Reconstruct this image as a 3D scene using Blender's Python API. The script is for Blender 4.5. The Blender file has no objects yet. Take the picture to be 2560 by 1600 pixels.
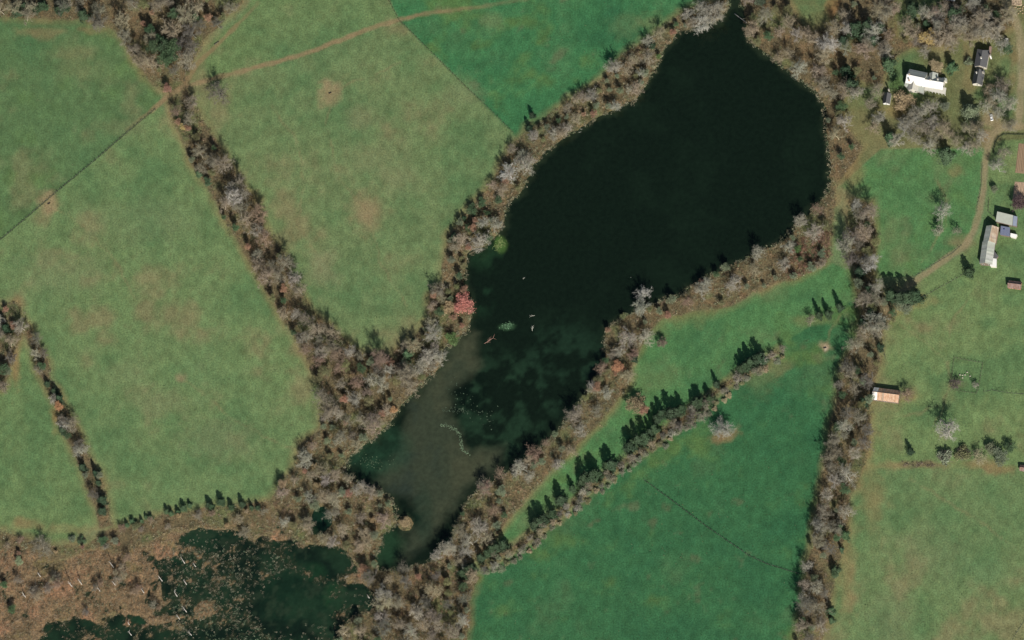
import bpy, math, random
import numpy as np
from mathutils import Vector, Matrix
R = math.radians
random.seed(7); rng = np.random.default_rng(11)
S = bpy.context.scene
COL = S.collection

# ------------------------------------------------------------------ camera
# aerial view: the camera stands high in the south-south-east and looks down, 23 degrees off the vertical
OFF, LEAN, DIST = R(23), R(27), 6000.0
cdir = Vector((math.sin(OFF)*math.sin(LEAN), -math.sin(OFF)*math.cos(LEAN), math.cos(OFF)))
fwd = -cdir
up = (Vector((0, 1, 0)) - fwd*fwd.dot(Vector((0, 1, 0)))).normalized()
right = fwd.cross(up).normalized()
cam = bpy.data.cameras.new('camera'); camo = bpy.data.objects.new('camera', cam); COL.objects.link(camo)
M = Matrix((right, up, cdir)).transposed().to_4x4(); M.translation = cdir*DIST
camo.matrix_world = M
cam.sensor_width = 36; cam.lens = 36*DIST/640.0
cam.clip_start = 50; cam.clip_end = 40000
S.camera = camo
MPX = 0.25                                   # metres per photograph pixel at the centre

# ------------------------------------------------------------------ light
SUN_EL = R(34)
w = bpy.data.worlds.new('World'); S.world = w; w.use_nodes = True
nt = w.node_tree; nt.nodes.clear()
sky = nt.nodes.new('ShaderNodeTexSky'); sky.sky_type = 'NISHITA'; sky.sun_disc = False
bg = nt.nodes.new('ShaderNodeBackground'); bg.inputs['Strength'].default_value = 0.05
wo = nt.nodes.new('ShaderNodeOutputWorld')
nt.links.new(sky.outputs[0], bg.inputs['Color']); nt.links.new(bg.outputs[0], wo.inputs['Surface'])
sky.sun_elevation = SUN_EL; sky.sun_rotation = R(160)
AZ = R(160)                                  # compass bearing of the sun
sl = bpy.data.lights.new('sun', 'SUN'); sl.energy = 4.2; sl.angle = R(0.53); sl.color = (1.0, 0.955, 0.89)
slo = bpy.data.objects.new('sun', sl); COL.objects.link(slo)
sd = Vector((math.sin(AZ)*math.cos(SUN_EL), math.cos(AZ)*math.cos(SUN_EL), math.sin(SUN_EL)))
slo.rotation_euler = sd.to_track_quat('Z', 'Y').to_euler(); slo.location = (0, 0, 400)
S.view_settings.view_transform = 'Standard'; S.view_settings.look = 'None'
S.view_settings.exposure = 0.35; S.view_settings.gamma = 1.0
S.view_settings.use_curve_mapping = False

# ------------------------------------------------------------------ mapping between map sheet and ground
cpos = np.array(cdir*DIST); RT, UPV, FW = np.array(right), np.array(up), np.array(fwd)
def ray_ground(px, py, z=0.0):
    """ground point (x, y) that a sheet position (2560 x 1600) shows at height z"""
    px = np.asarray(px, float); py = np.asarray(py, float)
    d = FW[None]*DIST + RT[None]*((px-1280)*MPX).reshape(-1, 1) + UPV[None]*((800-py)*MPX).reshape(-1, 1)
    t = (z - cpos[2])/d[:, 2]
    return cpos[None] + d*t[:, None]
K = 2560/2419.0
def G(x, y, z=0.0):
    """survey coordinates (sheet 2419 x 1512) to a ground Vector at height z"""
    return Vector(ray_ground([x*K], [y*K], z)[0])
def sheet(xy):
    """ground (N,2) back to survey coordinates"""
    p = np.column_stack([xy, np.zeros(len(xy))]) - cpos
    d = p@FW
    return np.column_stack([((p@RT)/d*DIST/MPX+1280)/K, (800-(p@UPV)/d*DIST/MPX)/K])

# ------------------------------------------------------------------ colour helpers
def lin(c):
    c = np.asarray(c, float)/255.0
    return np.where(c <= 0.04045, c/12.92, ((c+0.055)/1.055)**2.4)
GAIN = np.array([1.02, 0.99, 0.93])          # what a level surface of albedo 1 sends to the picture here
def alb(c): return lin(c)/GAIN

# ------------------------------------------------------------------ materials
def new_mat(name):
    m = bpy.data.materials.new(name); m.use_nodes = True
    n = m.node_tree.nodes; b = n['Principled BSDF']
    b.inputs['Specular IOR Level'].default_value = 0.12
    b.inputs['Roughness'].default_value = 0.9
    return m, n, m.node_tree.links, b
def N(n, t, **kw):
    x = n.new(t)
    for k, v in kw.items(): setattr(x, k, v)
    return x
def mix(n, l, a, b, f, blend='MIX'):
    x = n.new('ShaderNodeMix'); x.data_type = 'RGBA'; x.blend_type = blend; x.clamp_result = False
    for s, v in ((x.inputs[0], f), (x.inputs[6], a), (x.inputs[7], b)):
        if hasattr(v, 'links'): l.new(v, s)
        else: s.default_value = v
    return x.outputs[2]
def ramp(n, l, src, pts):
    r = n.new('ShaderNodeValToRGB')
    while len(r.color_ramp.elements) < len(pts): r.color_ramp.elements.new(0.5)
    for e, (p, c) in zip(r.color_ramp.elements, pts):
        e.position = p; e.color = (c, c, c, 1) if not hasattr(c, '__len__') else tuple(c)
    l.new(src, r.inputs[0]); return r.outputs[0]
def noise(n, l, vec, scale, detail=3, rough=0.6):
    x = n.new('ShaderNodeTexNoise'); x.inputs['Scale'].default_value = scale
    x.inputs['Detail'].default_value = detail; x.inputs['Roughness'].default_value = rough
    if vec is not None: l.new(vec, x.inputs['Vector'])
    return x.outputs[0]
def geo_pos(n): return n.new('ShaderNodeNewGeometry').outputs['Position']

def ground_material(grain=1.0, bump=0.35, name='ground_cover'):
    m, n, l, b = new_mat(name)
    a = N(n, 'ShaderNodeAttribute', attribute_name='Col')
    pos = geo_pos(n)
    mp = n.new('ShaderNodeMapping'); l.new(pos, mp.inputs[0]); mp.inputs['Rotation'].default_value = (0, 0, R(35)); mp.inputs['Scale'].default_value = (1, 0.55, 1)
    f1 = ramp(n, l, noise(n, l, pos, 0.95, 4, .8), [(0.3, 1-0.55*grain), (0.7, 1+0.55*grain)])
    f2 = ramp(n, l, noise(n, l, mp.outputs[0], 0.22, 4, .65), [(0.28, 1-0.22*grain), (0.72, 1+0.2*grain)])
    c = mix(n, l, a.outputs['Color'], f1, 1.0, 'MULTIPLY'); c = mix(n, l, c, f2, 1.0, 'MULTIPLY')
    # dry straw blades between green ones
    s = ramp(n, l, noise(n, l, mp.outputs[0], 0.5, 5, .75), [(0.45, 0.0), (0.75, 0.55*grain)])
    c = mix(n, l, c, mix(n, l, c, (1.22, 1.0, .85, 1), 1.0, 'MULTIPLY'), s)
    if grain == .8:
        wv = n.new('ShaderNodeTexWave'); wv.inputs['Scale'].default_value = .055; wv.inputs['Distortion'].default_value = 5; wv.inputs['Detail'].default_value = 3; wv.inputs['Detail Scale'].default_value = .25
        mp2 = n.new('ShaderNodeMapping'); mp2.inputs['Rotation'].default_value = (0, 0, R(-43)); l.new(pos, mp2.inputs[0]); l.new(mp2.outputs[0], wv.inputs['Vector'])
        c = mix(n, l, c, ramp(n, l, wv.outputs['Fac'], [(0, .982), (1, 1.018)]), 1.0, 'MULTIPLY')
    l.new(c, b.inputs['Base Color'])
    bp = n.new('ShaderNodeBump'); bp.inputs['Strength'].default_value = bump; bp.inputs['Distance'].default_value = 0.3
    l.new(noise(n, l, pos, 1.1, 4, .7), bp.inputs['Height']); l.new(bp.outputs[0], b.inputs['Normal'])
    return m
MAT_GRASS = ground_material(0.8, 0.25, 'grass_cover')
MAT_LITTER = ground_material(1.5, 0.7, 'leaf_litter')
MAT_DIRT = ground_material(0.55, 0.15, 'packed_dirt')

def water_material():
    m, n, l, b = new_mat('pond_water')
    a = N(n, 'ShaderNodeAttribute', attribute_name='Col')
    pos = geo_pos(n)
    f = ramp(n, l, noise(n, l, pos, 0.35, 5, .7), [(0.25, .72), (0.75, 1.3)])
    l.new(mix(n, l, a.outputs['Color'], f, 1.0, 'MULTIPLY'), b.inputs['Base Color'])
    b.inputs['Roughness'].default_value = 0.08; b.inputs['Specular IOR Level'].default_value = 0.5
    b.inputs['IOR'].default_value = 1.333
    bp = n.new('ShaderNodeBump'); bp.inputs['Strength'].default_value = 0.06; bp.inputs['Distance'].default_value = 0.05
    l.new(noise(n, l, pos, 1.6, 3, .6), bp.inputs['Height']); l.new(bp.outputs[0], b.inputs['Normal'])
    return m
MAT_WATER = water_material()

def tint_material(name, jitter=0.35, rough=0.9, hue=0.0):
    """object colour, varied from piece to piece (leaf, twig, shingle)"""
    m, n, l, b = new_mat(name)
    oi = n.new('ShaderNodeObjectInfo'); ge = n.new('ShaderNodeNewGeometry')
    f = ramp(n, l, ge.outputs['Random Per Island'], [(0.0, 1-jitter), (1.0, 1+jitter)])
    c = mix(n, l, oi.outputs['Color'], f, 1.0, 'MULTIPLY')
    l.new(c, b.inputs['Base Color']); b.inputs['Roughness'].default_value = rough
    return m
MAT_TWIG = tint_material('twig_bark', 0.3)
MAT_BARK = tint_material('bark', 0.12)
MAT_LEAF = tint_material('foliage', 0.42)
def brush_material():
    m, n, l, b = new_mat('brush')
    a = N(n, 'ShaderNodeAttribute', attribute_name='Col'); ge = n.new('ShaderNodeNewGeometry')
    f = ramp(n, l, ge.outputs['Random Per Island'], [(0, .65), (1, 1.4)])
    l.new(mix(n, l, a.outputs['Color'], f, 1.0, 'MULTIPLY'), b.inputs['Base Color'])
    return m
MAT_BRUSH = brush_material()

def surf_material(name, col, var=0.15, scale=1.2, rough=0.7, streak=None, metal=0.0, spec=0.2):
    m, n, l, b = new_mat(name)
    tc = n.new('ShaderNodeTexCoord').outputs['Object']
    oi = n.new('ShaderNodeObjectInfo')
    f = ramp(n, l, noise(n, l, tc, scale, 4, .65), [(0.2, 1-var), (0.8, 1+var)])
    c = mix(n, l, tuple(col)+(1,), f, 1.0, 'MULTIPLY')
    c = mix(n, l, c, oi.outputs['Color'], 1.0, 'MULTIPLY')
    if streak is not None:
        mp = n.new('ShaderNodeMapping'); l.new(tc, mp.inputs[0]); mp.inputs['Scale'].default_value = (1.6, 0.18, 1)
        s = ramp(n, l, noise(n, l, mp.outputs[0], 1.0, 4, .6), [(0.42, 0), (0.62, .8)])
        c = mix(n, l, c, tuple(streak)+(1,), s)
    l.new(c, b.inputs['Base Color']); b.inputs['Roughness'].default_value = rough
    b.inputs['Metallic'].default_value = metal; b.inputs['Specular IOR Level'].default_value = spec
    return m
MATS = {
 'white_roof': surf_material('white_metal_roof', (.78, .77, .72), .06, .8, .5),
 'cream_roof': surf_material('weathered_tin_roof', (.50, .48, .41), .12, .7, .6),
 'pale_roof': surf_material('pale_grey_metal_roof', (.42, .44, .38), .10, .6, .6),
 'grey_shingle': surf_material('grey_shingles', (.105, .105, .105), .25, 2.5, .9),
 'dark_shingle': surf_material('dark_shingles', (.05, .055, .055), .25, 2.5, .9),
 'rust': surf_material('rusted_tin', (.46, .27, .17), .22, .9, .75, streak=(.62, .45, .32)),
 'rust_patch': surf_material('lightly_rusted_tin', (.45, .38, .29), .25, 1.2, .7, streak=(.33, .2, .13)),
 'brown_roof': surf_material('brown_roof', (.19, .115, .085), .3, 1.5, .85, streak=(.3, .22, .19)),
 'blue_roof': surf_material('slate_blue_roof', (.15, .17, .24), .2, 1.0, .7),
 'white_wall': surf_material('white_clapboard', (.66, .62, .53), .08, 1.0, .8),
 'wood_wall': surf_material('weathered_boards', (.20, .155, .12), .25, 2.0, .9),
 'brick': surf_material('old_brick', (.40, .19, .12), .2, 3.0, .9),
 'stone': surf_material('pale_stone', (.50, .46, .38), .15, 2.0, .9),
 'glass': surf_material('window_glass', (.03, .04, .05), .1, 1.0, .08, spec=.5),
 'trim': surf_material('white_trim', (.78, .77, .73), .04, 1.0, .6),
 'door': surf_material('painted_door', (.12, .09, .07), .1, 1.0, .7),
 'soil': surf_material('tilled_soil', (.33, .22, .145), .25, 2.5, .95),
 'log': surf_material('cut_wood', (.60, .47, .33), .18, 3.0, .9),
 'post': surf_material('fence_wood', (.11, .10, .075), .2, 3.0, .9),
 'car_paint': surf_material('white_car_paint', (.80, .80, .78), .02, 1.0, .25, spec=.5),
 'rubber': surf_material('rubber', (.02, .02, .02), .1, 3.0, .85),
 'steel': surf_material('galvanised_steel', (.30, .31, .31), .15, 3.0, .45, metal=.4),
 'dark_steel': surf_material('dark_feeder_metal', (.035, .03, .03), .2, 3.0, .6),
 'deadwood': surf_material('bleached_wood', (.52, .49, .43), .15, 3.0, .9),
}

# ------------------------------------------------------------------ object helpers
def tag(o, label=None, cat=None, group=None, kind=None):
    if label: o['label'] = label
    if cat: o['category'] = cat
    if group: o['group'] = group
    if kind: o['kind'] = kind
    return o
def mesh_np(name, V, F, mat=None, smooth=False, cols=None):
    me = bpy.data.meshes.new(name)
    V = np.asarray(V, np.float32); F = np.asarray(F, np.int32)
    nf, k = F.shape
    me.vertices.add(len(V)); me.vertices.foreach_set('co', V.ravel())
    me.loops.add(nf*k); me.loops.foreach_set('vertex_index', F.ravel())
    me.polygons.add(nf); me.polygons.foreach_set('loop_start', np.arange(0, nf*k, k, dtype=np.int32))
    if smooth: me.polygons.foreach_set('use_smooth', np.ones(nf, bool))
    if mat: me.materials.append(mat)
    me.update(calc_edges=True)
    if cols is not None:
        at = me.attributes.new('Col', 'FLOAT_COLOR', 'POINT')
        at.data.foreach_set('color', np.column_stack([cols, np.ones(len(V))]).astype(np.float32).ravel())
    return me
def obj(name, me, parent=None, loc=None, color=None):
    o = bpy.data.objects.new(name, me); COL.objects.link(o)
    if parent: o.parent = parent
    if loc is not None: o.location = loc
    if color is not None: o.color = (*color, 1)
    return o
def empty(name, loc=(0, 0, 0), rz=0.0):
    o = bpy.data.objects.new(name, None); COL.objects.link(o)
    o.location = loc; o.rotation_euler = (0, 0, rz); o.empty_display_size = .5
    return o
class MB:
    """collects boxes, prisms and tubes into one mesh"""
    def __init__(s): s.v = []; s.f = []
    def poly(s, pts, faces):
        k = len(s.v); s.v += [tuple(p) for p in pts]; s.f += [tuple(i+k for i in f) for f in faces]; return s
    def box(s, x0, x1, y0, y1, z0, z1):
        return s.poly([(x0,y0,z0),(x1,y0,z0),(x1,y1,z0),(x0,y1,z0),(x0,y0,z1),(x1,y0,z1),(x1,y1,z1),(x0,y1,z1)],
                      [(3,2,1,0),(4,5,6,7),(0,1,5,4),(1,2,6,5),(2,3,7,6),(3,0,4,7)])
    def slab(s, a, b, c, d, t):
        """quad a b c d (counter-clockwise from above) thickened downwards by t"""
        q = [Vector(p) for p in (a, b, c, d)]; lo = [p-Vector((0, 0, t)) for p in q]
        return s.poly(q+lo, [(0,1,2,3),(7,6,5,4),(0,4,5,1),(1,5,6,2),(2,6,7,3),(3,7,4,0)])
    def tube(s, p0, p1, r0, r1, n=6):
        p0, p1 = Vector(p0), Vector(p1); d = (p1-p0).normalized()
        a = d.orthogonal().normalized(); b = d.cross(a)
        pts = [p0+(a*math.cos(2*math.pi*i/n)+b*math.sin(2*math.pi*i/n))*r0 for i in range(n)]
        pts += [p1+(a*math.cos(2*math.pi*i/n)+b*math.sin(2*math.pi*i/n))*r1 for i in range(n)]
        return s.poly(pts, [(i, (i+1) % n, n+(i+1) % n, n+i) for i in range(n)]+[tuple(range(n))[::-1], tuple(range(n, 2*n))])
    def mesh(s, name, mat, smooth=False):
        me = bpy.data.meshes.new(name); me.from_pydata([tuple(v) for v in s.v], [], s.f)
        me.materials.append(mat); me.update()
        if smooth:
            for p in me.polygons: p.use_smooth = True
        return me
    def build(s, name, mat, parent=None, smooth=False, color=None): return obj(name, s.mesh(name, mat, smooth), parent, color=color)

# ------------------------------------------------------------------ survey: outlines in survey coordinates
def sdf(pts, poly):
    """signed distance, positive inside"""
    P = np.asarray(poly, float); n = len(P)
    d2 = np.full(len(pts), 1e18); ins = np.zeros(len(pts), bool)
    for i in range(n):
        a, b = P[i], P[(i+1) % n]; e = b-a; wv = pts-a
        t = np.clip((wv@e)/(e@e+1e-9), 0, 1)
        d2 = np.minimum(d2, ((wv-t[:, None]*e)**2).sum(1))
        c = ((a[1] > pts[:, 1]) != (b[1] > pts[:, 1]))
        xx = a[0]+(pts[:, 1]-a[1])*(e[0])/(e[1] if abs(e[1]) > 1e-9 else 1e-9)
        ins ^= c & (pts[:, 0] < xx)
    return np.sqrt(d2)*np.where(ins, 1, -1)
def linedist(pts, line):
    P = np.asarray(line, float); d2 = np.full(len(pts), 1e18)
    for a, b in zip(P[:-1], P[1:]):
        e = b-a; wv = pts-a; t = np.clip((wv@e)/(e@e+1e-9), 0, 1)
        d2 = np.minimum(d2, ((wv-t[:, None]*e)**2).sum(1))
    return np.sqrt(d2)
def sstep(x, a, b): t = np.clip((x-a)/(b-a), 0, 1); return t*t*(3-2*t)
def vnoise(p, scale, seed=0, octaves=4, rough=0.55):
    """smooth value noise, about -1..1"""
    out = np.zeros(len(p)); amp = 1; tot = 0
    for o in range(octaves):
        q = p/scale*(2**o)+seed*17.31+o*5.7
        i = np.floor(q).astype(np.int64); f = q-i; f = f*f*(3-2*f)
        def h(ix, iy):
            x = (ix*374761393 + iy*668265263 + seed*1442695 + o*974711) & 0x7fffffff
            x = ((x ^ (x >> 13))*1274126177) & 0x7fffffff
            return ((x ^ (x >> 16)) & 0xffff)/32767.5-1
        a = h(i[:, 0], i[:, 1])*(1-f[:, 0])+h(i[:, 0]+1, i[:, 1])*f[:, 0]
        b = h(i[:, 0], i[:, 1]+1)*(1-f[:, 0])+h(i[:, 0]+1, i[:, 1]+1)*f[:, 0]
        out += amp*(a*(1-f[:, 1])+b*f[:, 1]); tot += amp; amp *= rough
    return out/tot*1.6

POND = [(1742,-10),(1752,22),(1764,60),(1770,92),(1792,114),(1830,144),(1880,182),(1925,216),(1946,252),(1950,300),(1955,350),(1960,400),
 (1958,440),(1945,470),(1915,500),(1870,545),(1830,580),(1760,612),(1700,640),(1650,665),(1600,700),(1540,718),(1490,740),(1435,772),(1428,815),
 (1425,860),(1408,905),(1370,945),(1340,995),(1285,1050),(1225,1100),(1155,1140),(1105,1180),(1078,1235),(1066,1285),(1015,1325),(950,1348),(895,1345),
 (882,1318),(902,1290),(905,1262),(940,1240),(935,1205),(925,1180),(890,1150),(850,1142),(815,1118),(828,1075),(868,1045),(918,1005),(942,965),(975,935),(1000,908),(1040,866),
 (1052,826),(1088,796),(1112,770),(1116,735),(1102,690),(1100,650),(1108,600),(1150,578),(1190,535),(1200,482),(1238,442),(1262,392),(1300,347),(1350,313),(1420,273),
 (1500,236),(1545,168),(1572,112),(1600,78),(1650,62),(1700,45),(1722,10),(1720,-10)]
MARSH = [(-40,1300),(60,1295),(130,1325),(210,1300),(290,1300),(350,1285),(400,1255),(470,1245),(540,1252),(590,1270),(640,1262),(655,1225),(672,1262),
 (720,1288),(780,1283),(815,1298),(845,1335),(870,1385),(905,1420),(880,1445),(840,1455),(810,1480),(800,1560),(-40,1560)]
SIDEPOOL = [(735,1262),(760,1262),(782,1240),(784,1215),(765,1196),(742,1203),(735,1230)]
W_LEVEL = -0.4

HEDGES = {   # outlines of the wooded strips, as seen on the sheet
 'north_wood': [(-20,-30),(600,-30),(560,20),(520,60),(478,105),(455,150),(440,200),(392,222),(360,200),(318,145),(280,85),(255,62),(190,48),(90,45),(-20,40)],
 'diagonal_hedge': [(392,240),(440,210),(482,280),(528,355),(562,412),(592,462),(625,535),(662,582),(695,652),(735,735),(795,785),(850,835),(905,835),(940,850),(980,915),(940,960),(850,1010),(790,1000),(768,955),(740,885),(700,808),(662,748),(622,678),(578,598),(530,525),(490,448),(452,388),(415,300)],
 'pond_northwest': [(1720,-10),(1630,20),(1590,45),(1535,85),(1490,112),(1455,140),(1420,185),(1350,235),(1285,275),(1250,300),(1222,330),(1185,375),(1165,420),(1125,470),(1090,510),(1055,565),(1042,620),(1045,660),(1012,700),(1015,750),(980,790),(930,830),(940,880),(960,930),(1000,905),(1045,860),(1055,820),(1095,790),(1115,760),(1105,700),(1100,650),(1108,600),(1150,575),(1190,530),(1200,480),(1238,440),(1262,390),(1300,345),(1350,310),(1420,270),(1500,234),(1545,165),(1572,110),(1605,70),(1660,66),(1722,40)],
 'pond_southwest': [(770,965),(850,1010),(915,960),(975,930),(945,955),(940,970),(915,1000),(865,1040),(825,1075),(812,1115),(850,1145),(890,1150),(925,1180),(938,1215),(905,1235),(905,1262),(902,1290),(882,1318),(895,1345),(860,1350),(815,1298),(780,1283),(720,1288),(672,1262),(655,1225),(640,1180),(690,1100),(705,1050),(755,1010)],
 'marsh_margin': [(-20,1240),(20,1255),(60,1270),(120,1285),(200,1290),(250,1255),(300,1240),(380,1215),(470,1200),(560,1190),(640,1182),(655,1225),(640,1262),(590,1270),(540,1252),(470,1245),(400,1255),(350,1285),(290,1300),(210,1300),(130,1325),(60,1310),(-20,1330)],
 'west_hedge': [(0,715),(42,712),(66,760),(88,800),(112,850),(125,900),(150,950),(180,1000),(205,1060),(238,1120),(258,1190),(268,1250),(235,1245),(215,1180),(188,1110),(160,1050),(138,980),(112,920),(82,860),(62,800),(50,790),(30,860),(10,920),(-20,930),(-20,720)],
 'pond_southeast': [(1925,430),(1960,400),(1975,470),(1965,560),(1955,615),(1900,650),(1800,682),(1730,722),(1640,735),(1565,752),(1525,795),(1502,850),(1490,905),(1425,990),(1340,1080),(1255,1160),(1235,1195),(1180,1260),(1120,1330),(1090,1370),(1060,1360),(1000,1330),(950,1340),(1000,1300),(1050,1265),(1060,1215),(1090,1160),(1140,1118),(1210,1078),(1270,1028),(1320,978),(1350,930),(1390,888),(1405,850),(1412,800),(1415,750),(1480,722),(1530,698),(1590,680),(1640,640),(1720,605),(1800,562),(1855,520),(1900,480)],
 'south_wood': [(880,1345),(950,1340),(1000,1330),(1060,1360),(1110,1345),(1130,1360),(1110,1420),(1105,1540),(790,1540),(812,1480),(850,1455),(895,1440),(900,1420),(868,1385),(846,1335)],
 'cedar_row': [(1845,812),(1850,835),(1790,880),(1720,920),(1650,985),(1560,1045),(1480,1105),(1400,1165),(1330,1220),(1250,1290),(1190,1330),(1140,1350),(1125,1330),(1160,1300),(1230,1270),(1330,1190),(1400,1125),(1490,1070),(1545,1020),(1620,965),(1700,905),(1780,850)],
 'east_hedge': [(2000,480),(2060,480),(2075,560),(2060,640),(2085,690),(2120,740),(2075,800),(2082,850),(2060,920),(2058,1000),(2050,1080),(2010,1180),(2000,1240),(1985,1320),(1968,1380),(1960,1440),(1935,1540),(1872,1540),(1895,1420),(1900,1350),(1920,1260),(1935,1180),(1950,1100),(1958,1020),(1972,950),(1985,880),(2010,820),(2035,760),(2025,680),(2005,620)],
 'garden_wood': [(1745,-10),(1850,-10),(1880,30),(1915,75),(1965,60),(1985,-10),(2110,-10),(2115,90),(2160,95),(2165,60),(2240,-10),(2375,-10),(2395,60),(2330,90),(2270,80),(2240,110),(2150,115),(2100,150),(2085,200),(2010,190),(1985,240),(2000,300),(2040,345),(2010,390),(1975,440),(1935,400),(1930,340),(1945,280),(1945,235),(1900,195),(1830,140),(1790,110),(1762,75)],
}
FIELDS = [  # name, outline, colour on the sheet, label
 ('yard', [(1780,-20),(2470,-20),(2470,345),(2330,350),(2080,352),(1985,440),(1935,400),(1960,200),(1850,120)], (106,113,74), 'mown olive-green grass yard around the white house and its outbuildings'),
 ('pasture', [(-60,-60),(255,60),(318,145),(385,238),(225,378),(0,567),(-60,620)], (88,117,75), 'mid-green pasture in the corner above the long straight fence, beside the wood'),
 ('pasture', [(-60,620),(0,567),(225,378),(375,245),(415,300),(452,390),(500,470),(600,640),(660,750),(768,955),(755,1010),(690,1100),(640,1182),(470,1200),(330,1222),(268,1250),(238,1120),(180,1000),(88,800),(42,712),(-60,700)], (105,130,84), 'large pale green pasture between the long straight fence and the two hedgerows'),
 ('pasture', [(440,205),(560,175),(750,115),(942,47),(1212,314),(1180,380),(1090,510),(1045,640),(1000,770),(930,830),(850,835),(735,735),(625,535),(520,350)], (106,128,84), 'pale green pasture with straw patches between the diagonal hedgerow and the pond'),
 ('pasture', [(440,198),(480,110),(560,50),(620,-40),(905,-40),(942,47),(750,115),(560,175)], (103,128,82), 'narrow pale green pasture above the dirt track beside the wood'),
 ('pasture', [(905,-40),(1730,-40),(1630,20),(1490,112),(1350,235),(1222,330),(1212,314),(942,47)], (62,115,72), 'dark green pasture above the pond, crossed by the end of the dirt track'),
 ('pasture', [(1955,615),(2010,640),(2030,720),(1840,815),(1700,905),(1490,1070),(1330,1190),(1180,1300),(1180,1260),(1235,1195),(1340,1080),(1490,905),(1525,795),(1565,752),(1730,722)], (79,123,75), 'bright green strip of pasture between the pond trees and the row of cedars'),
 ('pasture', [(1840,815),(2030,700),(2035,760),(1985,880),(1958,1020),(1920,1260),(1895,1420),(1860,1580),(1080,1580),(1110,1420),(1130,1360),(1250,1290),(1400,1165),(1560,1045),(1720,920),(1850,835)], (58,106,67), 'large deep green pasture below the row of cedars'),
 ('pasture', [(1985,440),(2080,352),(2330,350),(2318,503),(2280,570),(2160,655),(2070,650),(2070,560),(2050,480)], (82,124,76), 'bright green meadow inside the bend of the gravel driveway'),
 ('pasture', [(2110,720),(2160,665),(2290,590),(2330,520),(2340,330),(2470,330),(2470,1112),(2050,1108),(2060,920),(2082,850)], (108,132,84), 'pale green pasture around the barns and the fenced burial plot'),
 ('pasture', [(2040,1108),(2470,1108),(2470,1580),(1930,1580),(1960,1440),(2000,1240)], (105,129,84), 'pale green pasture in the corner beyond the eastern hedgerow'),
 ('pasture', [(-60,930),(10,920),(50,800),(82,860),(138,980),(188,1110),(235,1245),(120,1285),(0,1245),(-60,1240)], (105,130,83), 'small pale green pasture on the outer side of the western hedgerow'),
]
TRACKS = [  # name, centre line, width in survey px, colour, label
 ('dirt_track', [(1250,-6),(1150,14),(1080,22),(1000,32),(950,45),(900,58),(850,76),(750,116),(650,148),(600,160),(540,178),(480,192),(435,206),(395,228),(372,248),(340,275),(300,306)], 9.5, (142,124,92), 'worn tan dirt track crossing the pastures and passing the end of the wood'),
 ('dirt_track', [(610,5),(575,45),(540,80),(505,115),(470,148),(445,185),(438,204)], 9, (140,120,88), 'worn dirt track branching off along the edge of the wood'),
 ('driveway', [(2368,-10),(2385,20),(2400,48),(2411,90),(2414,175),(2411,250),(2405,298)], 17, (152,144,112), 'tan gravel driveway running past the house yard'),
 ('driveway', [(2430,300),(2405,299),(2365,301),(2345,318),(2333,350),(2326,385),(2324,440),(2314,503),(2299,548),(2279,580),(2239,610),(2189,645),(2159,664),(2130,690),(2105,715),(2080,745),(2068,775),(2070,806)], 14, (146,136,104), 'tan gravel driveway bending round the bright meadow to the cedars'),
]
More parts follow.
